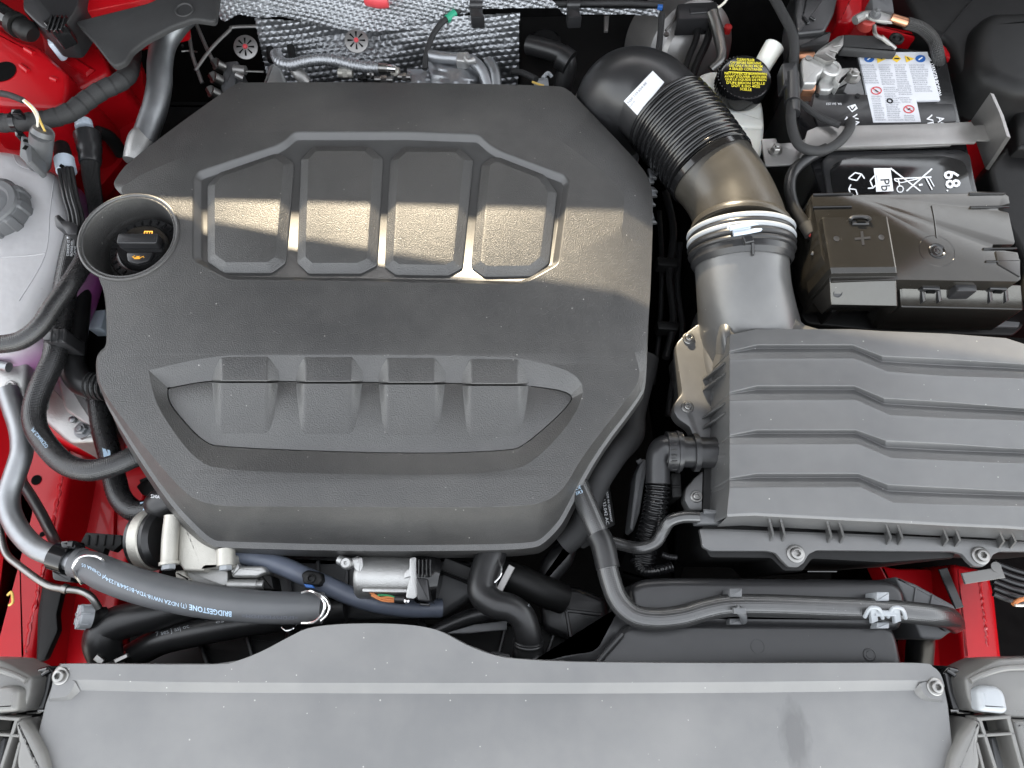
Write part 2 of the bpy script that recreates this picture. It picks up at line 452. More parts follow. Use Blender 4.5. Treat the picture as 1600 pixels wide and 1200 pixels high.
# ---------------------------------------------------------------- left inner wing
mb = MB()
mb.solid(pl([(-80, -40), (200, -40), (205, 60), (222, 110), (228, 170), (200, 240), (150, 300), (90, 420), (-80, 420)], lambda x, y: -.13-.00012*max(0, x-100)), -.16, .004)
mb.obj('inner_wing', RED, body)
mb = MB()
mb.blk([(-60, 20), (0, 42), (28, 62), (60, 70), (78, 90), (104, 112), (106, 132), (100, 160), (84, 170), (30, 166), (-60, 158)], -.02, .14, .007, 12, .012, n=4)
mb.obj('strut_tower', RED, body)
mb = MB()
mb.blk([(60, 40), (96, 62), (112, 32), (132, 34), (150, 70), (168, 98), (172, 112), (150, 124), (110, 146), (70, 110)], -.055, .12, .006, 8, .008, n=4)
mb.bar((88, 78, -.05), (140, 112, -.05), 16, .01, .003)
mb.obj('strut_tower', RED, body)
mb = MB(); mb.blk([(110, 22), (160, 12), (260, -8), (260, -60), (100, -60)], .0, .08, .004, 6)
mb.obj('wing_flange', RED, body)
mb = MB(); mb.blk([(-60, 190), (20, 200), (70, 205), (130, 200), (150, 230), (95, 300), (-60, 300)], -.11, .1, .006, 10, .01, n=3)
mb.obj('wing_brace', RED, body)
for x, y, z, rx in ((5, 112, -.0195, 20),):
    mb = MB(); mb.disc(x, y, z, [(rx, .0002), (rx*.9, .0004), (0, .0004)]); mb.obj('access_hole_dark', BLACK, body)  # flat black disc, the dark of the hole put in by colour
for a, b in (((40, 76), (53, 84)), ((33, 102), (45, 112)), ((80, 122), (90, 126))):
    mb = MB(); mb.hose([(a[0], a[1], -.0195), (b[0], b[1], -.0195)], 4, 4, 10); mb.obj('pressed_bead', RED, body)
# lower left: chassis rail and inner panels
mb = MB()
mb.solid(pl([(-80, 500), (250, 560), (280, 800), (236, 930), (200, 960), (190, 1100), (-80, 1100)], lambda x, y: -.31), -.32, 0)
mb.obj('inner_panel', RED, body)
mb = MB(); mb.blk([(100, 690), (215, 690), (235, 740), (220, 800), (190, 905), (160, 1060), (96, 1060), (120, 800)], -.265, .04, .006, 8, .004, n=3)
mb.obj('inner_panel', RED, body)
mb = MB(); mb.blk([(118, 715), (180, 735), (178, 842), (108, 860)], -.258, .03, .004, 6, .003)
mb.blk([(62, 640), (150, 668), (215, 672), (212, 700), (160, 704), (110, 700), (70, 680)], -.20, .03, .006, 8, .004, n=3)
mb.obj('pressed_rib', RED, body)
mb = MB(); mb.blk([(20, 690), (72, 700), (110, 735), (98, 800), (72, 900), (45, 1060), (-30, 1060), (22, 860), (40, 800)], -.20, .09, .01, 10, .006, n=4)
mb.obj('chassis_rail', RED, body)
random.seed(3)
def bead(x0, y0, x1, y1, z, n=60):
    mb = MB(); pts = []
    for i in range(n+1):
        u = i/n; pts.append((x0+(x1-x0)*u+random.uniform(-1.5, 1.5), y0+(y1-y0)*u, z, random.uniform(2.2, 4.2)))
    mb.hose(pts, 3, 2, 8); return mb.obj('seam_sealer', SEALER, body)
bead(98, 745, 34, 1045, -.2015)
mb = MB()
for x, y, r in ((57, 750, 8), (44, 708, 6), (62, 690, 5), (66, 835, 4)): mb.disc(x, y, -.1995, [(r, 0), (r, .0006), (0, .0006)], seg=16)
mb.obj('drain_hole_dark', BLACK, body)  # black discs on the rail colour in the dark of the holes
# lower right: rail and panel
mb = MB(); mb.solid(pl([(1380, 860), (1700, 860), (1700, 1120), (1380, 1120)], lambda x, y: -.32), -.5, 0)
mb.obj('inner_panel', BLACK, body)
mb = MB(); mb.blk([(1372, 882), (1400, 888), (1500, 890), (1520, 1075), (1420, 1090), (1425, 985)], -.28, .03, .005, 6, .003)
mb.obj('inner_panel', RED, body)
mb = MB(); mb.blk([(1488, 880), (1546, 892), (1556, 930), (1572, 1075), (1510, 1090), (1500, 980)], -.23, .08, .007, 8, .003, n=3)
mb.obj('chassis_rail', RED, body)
bead(1529, 900, 1542, 1010, -.2315, 30)
# upper right wing
mb = MB()
mb.solid(pl([(1290, -60), (1700, -60), (1700, 420), (1560, 420), (1500, 250), (1480, 130), (1300, 100)], lambda x, y: -.08), -.5, .004)
mb.obj('inner_wing', RED, body)
mb = MB(); mb.blk([(1310, -40), (1352, -40), (1348, 20), (1330, 34), (1308, 34)], -.02, .1, .006, 6, n=3)
mb.blk([(1362, 36), (1440, 50), (1452, 62), (1366, 46)], -.02, .06, .004, 4)
mb.blk([(1466, 62), (1494, 84), (1492, 92), (1470, 84)], -.01, .08, .005, 5)
mb.blk([(1478, 96), (1494, 92), (1512, 130), (1540, 150), (1640, 158), (1640, 300), (1575, 262), (1590, 232), (1580, 205), (1520, 190), (1500, 150)], -.05, .08, .01, 8, n=4)
mb.obj('wing_flange', RED, body)
mb = MB(); mb.blk([(-60, -60), (1700, -60), (1700, -160), (-60, -160)], .03, .1, 0)
# slam panel and radiator pack under the front trim, shroud behind it
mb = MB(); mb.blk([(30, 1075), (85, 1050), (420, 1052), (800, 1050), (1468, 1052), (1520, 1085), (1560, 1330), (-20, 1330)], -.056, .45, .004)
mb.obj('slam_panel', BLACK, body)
fs_ = thing('fan_shroud', 'dark radiator fan shroud deep behind the front trim panel', 'fan shroud', (600, 1010, -.3))
mb = MB(); mb.blk([(215, 1075), (215, 1000), (260, 975), (930, 975), (960, 1000), (960, 1075)], -.22, .03, .006, 8); mb.obj('panel', DARK, fs_)
for x in (300, 380, 470, 640, 700, 790, 870, 930):
    mb = MB(); mb.bar((x, 978, -.212), (x+(600-x)*.08, 1040, -.212), 5, .012); mb.obj('shroud_rib', SATIN, fs_)
mb = MB(); mb.tube([P(560+110*cos(a*2*pi/40), 1000+60*sin(a*2*pi/40), -.212) for a in range(40)], .004, 8, closed=True); mb.obj('fan_ring', SATIN, fs_)
# ---------------------------------------------------------------- trim on the left
mb = MB(); mb.blk([(116, 33), (232, 4), (300, -30), (345, -30), (336, 34), (302, 29), (268, 41), (228, 62), (204, 80), (196, 96), (178, 104), (168, 94), (145, 64)], .012, .008, .003, 7, n=3)
t = mb.thing('foam_trim', 'grey foam trim strip with round dimple above the silver pipe', 'trim', TAPE)
mb = MB(); mb.disc(288, 15, .0125, [(15, 0), (14, .0012), (12.5, .0012), (11, -.0005), (0, -.0008)]); mb.obj('dimple', TAPE, t)
# gas strut and its cover
t = thing('hinge_arm', 'dark plastic arm with ribbed foot in far top left corner', 'hinge', (60, 20, -.02))  # dark arm and cover of the bonnet hinge
mb = MB(); mb.blk([(36, -30), (128, -30), (122, 6), (104, 36), (96, 46), (66, 44), (52, 32), (34, 14)], .02, .05, .004, 6); mb.obj('arm', SATIN, t)
mb = MB(); mb.blk([(66, 34), (78, 24), (98, 26), (102, 40), (80, 50)], .03, .03, .002, 3)
for k in range(4): mb.bar((72+k*7, 46, .033), (80+k*7, 22, .033), 3, .006)
mb.obj('ribbed_foot', GLOSS, t)
t = thing('bonnet_strut', 'black round support strut slanting in at the top left corner', 'strut', (20, 30, -.02))
mb = MB(); mb.rod((-40, -4, .015), (26, 38, .015), 17); mb.obj('cylinder', GLOSS, t)
mb = MB(); mb.hose([(22, 36, .015, 19), (30, 41, .015, 19)], n=1); mb.hose([(30, 41, .015, 15), (44, 49, .012, 17), (52, 55, .01, 12)], n=3); mb.obj('end_collar', DARK, t)
mb = MB(); mb.blk([(72, 58), (80, 52), (88, 58), (84, 68), (74, 70)], -.01, .03, .003, 4)
mb.thing('grommet', 'small pale blue grommet below the bonnet hinge', 'grommet', BLUEW)
# ================================================================== engine cover
cov = thing('engine_cover', 'large matt black plastic engine cover with eight moulded pads', 'engine cover', (600, 500, -.07))
Cc = P(201, 369, 0); CR = .0600
arc = [Cc+V((cos(radians(a)), sin(radians(a)), 0))*CR for a in range(-118, 108, 9)]
spec = [  # A top crease, B end of chamfer/slope, C lip, D foot of wall   (px,py,z)
 ((395, 203, 0), (368, 129, -.022)), ((404, 203, 0), (380, 129, -.022)), ((600, 203, 0), (560, 128, -.022)), ((838, 206, 0), (868, 133, -.022)), ((850, 208, 0), (888, 139, -.022)),
 ((870, 214, 0), (908, 160, -.02)), ((962, 284, 0), (1000, 256, -.014)), ((974, 300, 0), (1017, 284, -.012)), ((976, 322, 0), (1021, 320, -.012)),
 ((966, 400, 0), (1017, 440, -.008)), ((958, 446, 0), (1015, 476, -.006)), ((1000, 575, 0), (1008, 560, -.003), (1011, 562, -.005), (1011, 570, -.03)),
 ((998, 594, 0), (1006, 598, -.007), (1009, 600, -.009), (1008, 610, -.03)), ((992, 607, 0), (1000, 618, -.011), (1004, 620, -.013), (1002, 630, -.035)),
 ((911, 711, 0), (926, 712, -0.0319), (931, 715, -0.0333), (930, 724, -0.0696)), ((888, 752, 0), (878, 806, -0.0522), (886, 806, -0.0536), (888, 818, -0.0870)),
 ((872, 772, 0), (866, 822, -0.0565), (873, 826, -0.0580), (874, 838, -0.0928)), ((852, 783, 0), (846, 842, -0.0580), (850, 849, -0.0595), (852, 860, -0.0957)), ((833, 789, 0), (832, 848, -0.0580), (834, 857, -0.0595), (836, 867, -0.0957)),
 ((755, 793, 0), (755, 851, -0.0580), (755, 860.5, -0.0595), (755, 872, -0.0957)), ((560, 792, 0), (560, 852, -0.0580), (560, 861.5, -0.0595), (560, 872, -0.0957)),
 ((360, 791, 0), (346, 846, -0.0580), (343, 856, -0.0595), (340, 865, -0.0957)), ((345, 790, 0), (334, 844, -0.0580), (329, 852, -0.0595), (326, 862, -0.0957)), ((315, 785, 0), (316, 831, -0.0522), (310, 838, -0.0536), (306, 848, -0.0870)),
 ((282, 766, 0), (263, 776, -.016), (257, 779, -.017), (254, 786, -0.0580)), ((178, 638, 0), (174, 641, -.005), (170, 643, -.006), (170, 652, -.03)),
 ((156, 600, 0), (153, 602, -.004)), ((153, 584, 0), (150, 584, -.004)), ((153, 562, 0), (150, 560, -.004)), ((158, 552, 0), (156, 549, -.004)), ((167, 546, 0), (164, 543, -.004)), ((170, 536, 0), (167, 532, -.004)), ((168, 462, 0), (165, 462, -.004))]
RA, RB, RC, RD = [], [], [], []
for s in spec:
    a, b = P(*s[0]), P(*s[1]); RA.append(a); RB.append(b)
    RC.append(P(*s[2]) if len(s) > 2 else b+V((0, 0, -.003))); RD.append(P(*s[3]) if len(s) > 2 else b+V((0, 0, -.04)))
for a in arc:
    RA.append(a); RB.append(a+V((0, 0, -.001))); RC.append(a+V((0, 0, -.002))); RD.append(a+V((0, 0, -.03)))
for A, B in (((188, 292, 0), (176, 290, -.004)), ((204, 284, 0), (182, 276, -.008)), ((228, 268, 0), (203, 250, -.012))):
    RA.append(P(*A)); RB.append(P(*B)); RC.append(P(*B)+V((0, 0, -.003))); RD.append(P(*B)+V((0, 0, -.04)))
RA, RB, RC, RD = chaikin([RA, RB, RC, RD], 2)
frame_px = [(301, 276), (309, 267), (429, 227), (441, 220), (458, 205), (640, 205), (750, 209), (768, 226), (787, 237), (884, 273), (891, 284), (874, 413), (828, 439), (813, 445), (560, 440), (360, 437), (351, 434), (305, 410), (300, 402)]
FR = ccw(pl(frame_px, 0, 9, 4))
rec_o = [(232, 578), (331, 556), (400, 554), (640, 554), (760, 555.5), (830, 560), (919, 590), (900, 652), (836, 722), (787, 739), (640, 744), (347, 737), (302, 717), (251, 646), (238, 612)]
rec_i = [(262, 606), (330, 593), (400, 595), (640, 597), (760, 599), (830, 602), (898, 613), (888, 637), (820, 697), (795, 705), (640, 710), (345, 700), (315, 690), (272, 642), (261, 622)]
def cr2(o, i, it=2):
    a, b = chaikin([[V((x, y, 0)) for x, y in o], [V((x, y, 0)) for x, y in i]], it)
    return a, b
ro, ri = cr2([rec_o[0]]+rec_o, [rec_i[0]]+rec_i)
RO = [P(p.x, p.y, 0) for p in ro]; RI = [P(p.x, p.y, -.0125) for p in ri]
mb = MB()
loops = [RA, FR, RO]
allp = [p for l in loops for p in l]
tri = tessellate_polygon([[(p.x, p.y, 0) for p in l] for l in loops])
tri = [t if (allp[t[1]]-allp[t[0]]).cross(allp[t[2]]-allp[t[0]]).z > 0 else t[::-1] for t in tri]
n = len(RA); o2 = len(allp); mb.add(allp, tri)
mb.add(RA+RB+RC+RD, [(r*n+j, r*n+(j+1) % n, (r+1)*n+(j+1) % n, (r+1)*n+j) for r in range(3) for j in range(n)])
# walls of the lower recess
m_ = len(RO); mid = [a*.12+b*.88 for a, b in zip(RO, RI)]
e1 = [a*.95+b*.05+V((0, 0, .0003)) for a, b in zip(RO, RI)]
mb.add(RO+e1+RI+[p+V((0, 0, -.004)) for p in RI], [(r*m_+j, r*m_+(j+1) % m_, (r+1)*m_+(j+1) % m_, (r+1)*m_+j) for r in range(3) for j in range(m_)])
import bmesh
def weld(me_obj, d=1e-5):
    bm = bmesh.new(); bm.from_mesh(me_obj.data); bmesh.ops.remove_doubles(bm, verts=bm.verts, dist=d); bmesh.ops.recalc_face_normals(bm, faces=bm.faces); bm.to_mesh(me_obj.data); bm.free()
    me_obj.data.set_sharp_from_angle(angle=radians(14))
sh = mb.obj('shell', COVER, cov, 14); weld(sh)
mod = sh.modifiers.new('edge_rounding', 'BEVEL'); mod.width = .0022; mod.segments = 3; mod.limit_method = 'ANGLE'; mod.angle_limit = radians(16); mod.harden_normals = True; mod.use_clamp_overlap = True
# recess floor under insert
mb = MB(); q = ccw([p+V((0, 0, -.0035)) for p in RI]); mb.add(q, [list(range(len(q)))]); mb.obj('recess_floor', BLACK, cov)
# smooth frame round the four upper pads
mb = MB(); r0 = [p+V((0, 0, -.0002)) for p in off(FR, -.0006)]
rings = [r0, [p+V((0, 0, -.0007)) for p in off(FR, .0009)], [p+V((0, 0, -.0016)) for p in off(FR, .0024)], [p+V((0, 0, -.0066)) for p in off(FR, .0075)], [p+V((0, 0, -.0074)) for p in off(FR, .0088)]]
mb.loft(rings, False, True); mb.obj('pad_frame', FRAMEM, cov, 50)
pads = [[(322, 287), (341, 267), (428, 237), (437, 238), (456, 250), (458, 258), (445, 408), (423, 424), (347, 424), (322, 406)],
        [(469, 246), (489, 226), (576, 226), (598, 245), (588, 412), (563, 425), (481, 425), (463, 408)],
        [(609, 247), (630, 227), (718, 228), (739, 248), (722, 416), (700, 428), (618, 427), (600, 414)],
        [(752, 255), (768, 243), (781, 243), (850, 270), (871, 298), (858, 409), (833, 429), (756, 430), (736, 415)]]
for k, pp in enumerate(pads):
    t = ccw(pl(pp, -.002))
    lv = lambda d, h, r: [p+V((0, 0, h)) for p in rnd3(off(t, d), r)]
    mb = MB(); mb.loft([lv(0, -.0070, .003), lv(0, -.0040, .003), lv(.0008, -.0032, .003), lv(.0105, .0014, .002), lv(.0112, .0018, .002), lv(.0125, .0020, .002)], False, True)
    o = mb.obj('raised_pad', PAD, cov, 18)
# insert panel and its bumps
mb = MB(); t = ccw([P(p.x, p.y, -.0122) for p in ri]); t = off(t, .0008); mb.solid(t, -.02, .0009, 2)
ins = mb.obj('insert_panel', PAD, cov, 30)
for k, (dx, dy) in enumerate(((0, 0), (131, 1), (260.5, 2.5), (391, 4.5))):
    q = lambda x, y, z: P(x+dx, y+dy, z)
    mb = MB()
    T0, T1, T2, T3 = q(346, 567, -.0004), q(417, 567, -.0004), q(417, 596, -.0014), q(346, 596, -.0014)
    a0, a1, a2, a3, a4, a5 = q(331, 579, -.0085), q(344, 557, -.0006), q(419, 557, -.0006), q(438, 581, -.0085), q(437, 595, -.0125), q(331, 595, -.0125)
    f0, f1 = q(346, 596.5, -.016), q(417, 596.5, -.016)
    mb.add([T0, T1, T2, T3, a0, a1, a2, a3, a4, a5, f0, f1, q(331, 596, -.016), q(437, 596, -.016)],
           [(0, 3, 2, 1), (0, 1, 6, 5), (0, 5, 4), (0, 4, 9, 3), (1, 7, 6), (1, 2, 8, 7), (3, 10, 11, 2), (3, 9, 12, 10), (2, 11, 13, 8)])
    o = mb.obj('moulded_bump', COVER, cov, 12); weld(o)
    m2 = o.modifiers.new('edge_rounding', 'BEVEL'); m2.width = .0018; m2.segments = 3; m2.limit_method = 'ANGLE'; m2.angle_limit = radians(12); m2.harden_normals = True
    mb = MB()
    # rib running out to nothing on the insert: smooth height field
    nx_, ny_ = 30, 16; vs = []; fs = []
    for j in range(ny_+1):
        tt = j/ny_; y = 598.5+tt*92
        hh = .0100*(1-tt)**1.35
        for i in range(nx_+1):
            s_ = i/nx_; x = 330+s_*(109-12*tt)+tt*4
            sm = lambda e0, e1, v: (lambda c: c*c*(3-2*c))(min(1, max(0, (v-e0)/(e1-e0))))
            pr = sm(.0, .13, s_)*(1-sm(.80, .99, s_))
            vs.append(q(x, y, -.0130+hh*1.08*pr))
    for j in range(ny_):
        for i in range(nx_): fs.append((j*(nx_+1)+i, (j+1)*(nx_+1)+i, (j+1)*(nx_+1)+i+1, j*(nx_+1)+i+1))
    mb.add(vs, fs); mb.obj('moulded_rib', PAD, cov, 60)
# filler cup
mb = MB()
mb.lathe(Cc, [(.030, -.085), (.040, -.06), (.0545, -.022), (.0588, -.006), (.0612, -.003), (.0617, -.0005), (.0610, .0012), (.0592, .0018), (.0578, .0012), (.0572, .0001), (.0562, -.0001), (.0553, .0004), (.0545, .0002), (.0538, -.0016), (.0500, -.040), (.0488, -.045), (.02, -.046)], seg=72)
mb.obj('filler_cup', COVER, cov, 40)
# ---------------------------------------------------------------- oil filler cap
zf = -.029
oc = thing('oil_filler_cap', 'glossy black oil filler cap with orange symbols inside round recess', 'oil cap', (224, 390, zf-.004))
Co = P(228, 391, zf)
mb = MB(); mb.lathe(Co, [(.0445, -.006), (.0445, .001), (.043, .0025), (.035, .003), (.032, .0035), (.0300, .0100), (.0285, .0118), (.022, .0122), (.01, .0122), (0, .0122)], seg=56); mb.obj('cap_body', GLOSS, oc, 40)
mb = MB()
for k in range(24):
    a = 2*pi*k/24; p = Co+V((cos(a), sin(a), 0))*.0388+V((0, 0, .0035)); d = V((cos(a), sin(a), 0))*.003
    mb.tube([p-d, p+d], .0012, 6)
mb.obj('grip_ridge', GLOSS, oc)
hc = Co+V((0, .003, .0125))
rect = lambda c, hx, hy, r=.003: [c+V((x, y, 0)) for x, y in rnd([(-hx, -hy), (hx, -hy), (hx, hy), (-hx, hy)], r, 4)]
mb = MB(); mb.solid([p+V((0, 0, .011)) for p in rect(hc, .0245, .0070)], hc.z, .0014, 3, .001); mb.obj('grip_bar', SATIN, oc, 40)
flat = MB(); hc2 = Co+V((.002, -.0185, .0125)); flat.solid([p+V((0, 0, .003)) for p in [hc2+V((x, y, 0)) for x, y in rnd([(-.0165, .0065), (-.0125, -.006), (.0, -.0098), (.0125, -.006), (.0165, .0065)], .003, 3)]], hc2.z-.004, .001, 2)
flat.obj('symbol_plate', SATIN, oc, 40)
zs = hc2.z+.0033
def flatpoly(mb, c, pts, s=1): mb.add([V((c.x+x*s, c.y+y*s, c.z)) for x, y in pts], [list(range(len(pts)))])
mb = MB(); c = V((hc2.x-.001, hc2.y-.001, zs))
flatpoly(mb, c, [(-4, -2.2), (3, -2.2), (4.2, 0.2), (-4.2, 0.2)], .001)          # body of the oil can
flatpoly(mb, c, [(-1.5, .2), (1.5, .2), (1.5, 1.2), (-1.5, 1.2)], .001); flatpoly(mb, c, [(-2.6, 1.2), (2.6, 1.2), (2.6, 2.0), (-2.6, 2.0)], .001)
flatpoly(mb, c, [(3.6, -.6), (7.4, 1.5), (7.0, 2.4), (3.2, .2)], .001); flatpoly(mb, c, [(7.3, -.8), (8.0, -.8), (8.0, .4), (7.3, .4)], .001)
flatpoly(mb, c, [(-4.0, 0), (-6.6, 1.8), (-7.2, .9), (-4.4, -1.2)], .001); flatpoly(mb, c, [(-5.0, 1.2), (-3.6, 2.2), (-4.1, 2.9), (-6.2, 1.8)], .001)
mb.obj('oil_can_symbol', ORANGE, oc)
mb = MB(); c = V((Co.x+.006, Co.y+.0172, Co.z+.0127))
for x0, y0, x1, y1 in ((-5.5, -2, -4.3, 1.6), (-5.5, 1.6, 5.2, 2.7), (4.2, -2, 5.4, 1.6), (-1.6, -2, -.6, 1.6), (1.2, -2, 2.2, 1.6), (-3.6, -.4, -.6, .4)):
    flatpoly(mb, c, [(x0, y0), (x1, y0), (x1, y1), (x0, y1)], .001)
mb.obj('manual_symbol', ORANGE, oc)
# ================================================================== front trim panel over the slam panel
ft = thing('front_trim_panel', 'wide smooth grey plastic trim panel across the front of the bay', 'trim panel', (780, 1120, -.05))
zt, zm = -.014, -.021
top_line = [(86, 1046), (96, 1039), (112, 1037), (330, 1038), (372, 1032), (410, 1017), (450, 996), (480, 982), (520, 976), (570, 974), (620, 975), (660, 979), (692, 988), (730, 1008), (770, 1023), (805, 1029), (900, 1034), (1100, 1036), (1300, 1036), (1436, 1036), (1458, 1042), (1470, 1054), (1476, 1072)]
main_px = [(70, 1100), (82, 1066)]+top_line+[(1482, 1100), (1505, 1300), (20, 1300)]
def stained(src, name, centre, rx, ry, k):
    m = src.copy(); m.name = name; t_ = m.node_tree; b_ = t_.nodes['Principled BSDF']; cur = b_.inputs['Base Color'].links[0].from_socket
    tc = t_.nodes.new('ShaderNodeTexCoord'); mp = t_.nodes.new('ShaderNodeMapping'); mp.vector_type = 'TEXTURE'; mp.inputs['Location'].default_value = centre; mp.inputs['Scale'].default_value = (rx, ry, 1)
    t_.links.new(tc.outputs['Object'], mp.inputs[0]); nz = t_.nodes.new('ShaderNodeTexNoise'); nz.inputs['Scale'].default_value = 2.2; t_.links.new(mp.outputs[0], nz.inputs['Vector'])
    ad = t_.nodes.new('ShaderNodeVectorMath'); ad.operation = 'MULTIPLY_ADD'; ad.inputs[1].default_value = (.9, .9, .9); t_.links.new(nz.outputs['Color'], ad.inputs[0]); t_.links.new(mp.outputs[0], ad.inputs[2])
    sb = t_.nodes.new('ShaderNodeVectorMath'); sb.operation = 'SUBTRACT'; sb.inputs[1].default_value = (.45, .45, .45); t_.links.new(ad.outputs[0], sb.inputs[0])
    ln = t_.nodes.new('ShaderNodeVectorMath'); ln.operation = 'LENGTH'; t_.links.new(sb.outputs[0], ln.inputs[0])
    mr = t_.nodes.new('ShaderNodeMapRange'); mr.inputs[1].default_value = .55; mr.inputs[2].default_value = 1.1; mr.inputs[3].default_value = k; mr.inputs[4].default_value = 0; t_.links.new(ln.outputs['Value'], mr.inputs[0])
    mx = t_.nodes.new('ShaderNodeMix'); mx.data_type = 'RGBA'; t_.links.new(mr.outputs[0], mx.inputs[0]); t_.links.new(cur, mx.inputs[6]); mx.inputs[7].default_value = (.02, .018, .02, 1); t_.links.new(mx.outputs[2], b_.inputs['Base Color'])
    return m
sc_ = P(1243, 1152, zm)-ORG[ft.name]
STAINED = stained(TRIM, 'stained_front_trim_plastic', sc_, .015, .034, .42)
mb = MB(); t = pl(main_px, zm, 3, 2); mb.solid(t, zm-.03, .002, 3); mb.obj('main_panel', STAINED, ft, 40)
# raised rim with its sloping lower edge
low = [(1471, 1093), (1452, 1090), (1442, 1081), (1437, 1068), (1426, 1063), (1100, 1066), (700, 1067), (300, 1066), (128, 1062), (118, 1066), (112, 1078), (102, 1088), (78, 1091)]
lowb = [(1473, 1098), (1447, 1095), (1432, 1086), (1428, 1078), (1422, 1079), (1100, 1083), (700, 1084), (300, 1082), (134, 1079), (126, 1080), (118, 1087), (106, 1095), (76, 1096)]
tl = [(80, 1080), (82, 1066)]+top_line
tl = [(x, y) for x, y in tl]
L3 = [P(x, y, zt) for x, y in dense(low, 4)]; LB3 = [P(x, y, zm+.0002) for x, y in dense(lowb, 4)]
T3 = [P(x, y, zt) for x, y in dense(tl, 3)]
mb = MB(); ring = T3+L3; mb.add(ring, [list(range(len(ring)))])
k = len(L3); mb.add(L3+LB3, [(i, i+1, k+i+1, k+i) for i in range(k-1)])
k = len(T3); mb.add(T3+[p+V((0, 0, -.02))-V((0, 0, 0)) for p in T3], [(i, k+i, k+i+1, i+1) for i in range(k-1)])
o = mb.obj('raised_rim', TRIM, ft, 30); weld(o, 1e-6)
m2 = o.modifiers.new('edge_rounding', 'BEVEL'); m2.width = .002; m2.segments = 3; m2.limit_method = 'ANGLE'; m2.angle_limit = radians(20); m2.harden_normals = True
screw(ft, 95, 1056, zt, 9); screw(ft, 1461, 1073, zt, 9)
# ================================================================== air filter housing (right)
af = thing('air_filter_housing', 'large grey air filter box with stepped louvre lid on right', 'air filter box', (1360, 680, -.25))
rear = [(1140, 523), (1182, 514), (1332, 514), (1378, 517), (1480, 521), (1572, 528), (1600, 537), (1720, 545)]
front = [(1136, 808), (1178, 806), (1332, 814), (1378, 816), (1480, 822), (1572, 826), (1600, 828), (1720, 836)]
xs = [p[0] for p in rear]
rid = [ # per station: a (rear edge of the light chamfer), b (front upper edge), c (foot of the front face)
 ([549, 539, 539, 556, 561, 567, 569, 576], [551.5, 544, 544, 565, 571, 575, 577, 584], [562, 560, 560, 581, 588, 591, 592, 600]),
 ([613, 603, 603, 622, 628, 636, 638, 645], [616, 609, 609, 631, 637, 641, 643, 650], [626, 625, 625, 649, 654, 656.5, 658, 665]),
 ([680, 672, 672, 688, 693, 700, 701, 708], [682.5, 677, 677, 699, 704, 707, 708, 715], [694, 694, 694, 716, 720, 724, 725, 732]),
 ([747, 740, 740, 757, 762, 767, 768, 775], [750, 746, 746, 767, 771, 774, 775, 782], [762, 761, 761, 786, 789, 791, 792, 799])]
shift = [0, 0, 0, 1, 1, 1, 1, 1]
def st(i, k):                                        # x of a station, kink stations lean with the rib
    return xs[i]+(k*3 if i in (2, 3) else 0)
rows = [[P(x, y, 0) for x, y in rear]]
for k, (a, b, c) in enumerate(rid):
    e = lambda i: .25 if i == 0 else 1
    rows.append([P(st(i, k), a[i]-3, .0) for i in range(8)])
    rows.append([P(st(i, k), a[i], -.0002*e(i)) for i in range(8)])
    rows.append([P(st(i, k), b[i], -.0078*e(i)) for i in range(8)])
    rows.append([P(st(i, k)+(10 if i == 3 else 3 if i == 2 else 0), c[i], .0008*e(i)) for i in range(8)])
    if k < 3: rows.append([P(st(i, k), c[i]+5, .0) for i in range(8)])
rows.append([P(x, y-5, -.002) for x, y in front]); rows.append([P(x, y, -.004) for x, y in front])
mb = MB(); nr = len(rows); vs = [p for r in rows for p in r]
mb.add(vs, [(j*8+i, (j+1)*8+i, (j+1)*8+i+1, j*8+i+1) for j in range(nr-1) for i in range(7)])
# skirts of the lid: front, left and rear walls
def skirt(mb, top, dz, out):
    b = [p+V((o_[0], o_[1], -dz)) for p, o_ in zip(top, out)]
    n = len(top); mb.add(top+b, [(i, n+i, n+i+1, i+1) for i in range(n-1)])
skirt(mb, rows[-1], .040, [(0, -.004)]*8)
left = [r[0] for r in rows]; skirt(mb, left[::-1], .06, [(-.005, 0)]*len(left))
skirt(mb, rows[0][::-1], .06, [(0, .004)]*8)
lid = mb.obj('lid', BOX, af, 14); weld(lid)
m2 = lid.modifiers.new('edge_rounding', 'BEVEL'); m2.width = .0013; m2.segments = 2; m2.limit_method = 'ANGLE'; m2.angle_limit = radians(14); m2.harden_normals = True
# outlet duct growing out of the lid
mb = MB(); mb.hose([(1157, 372, -.010, 73), (1158, 410, -.016, 71), (1161, 450, -.028, 71), (1166, 490, -.046, 74), (1172, 530, -.066, 78), (1176, 570, -.085, 80)], n=6, seg=40)
mb.solid(pl([(1125, 470), (1222, 430), (1233, 448), (1238, 470), (1246, 490), (1260, 504), (1290, 513), (1300, 530), (1300, 560), (1136, 560), (1128, 520)], lambda x, y: -.010-.00022*max(0, 515-y), 6), -.09, .009, 4)
duct = mb.obj('outlet_duct', BOX, af, 40)
mb = MB(); mb.blk([(1108, 452), (1120, 470), (1126, 520), (1134, 600), (1120, 640), (1100, 560), (1096, 480)], -.055, .06, .012, 10, n=3); mb.obj('duct_gusset', BOX, af)
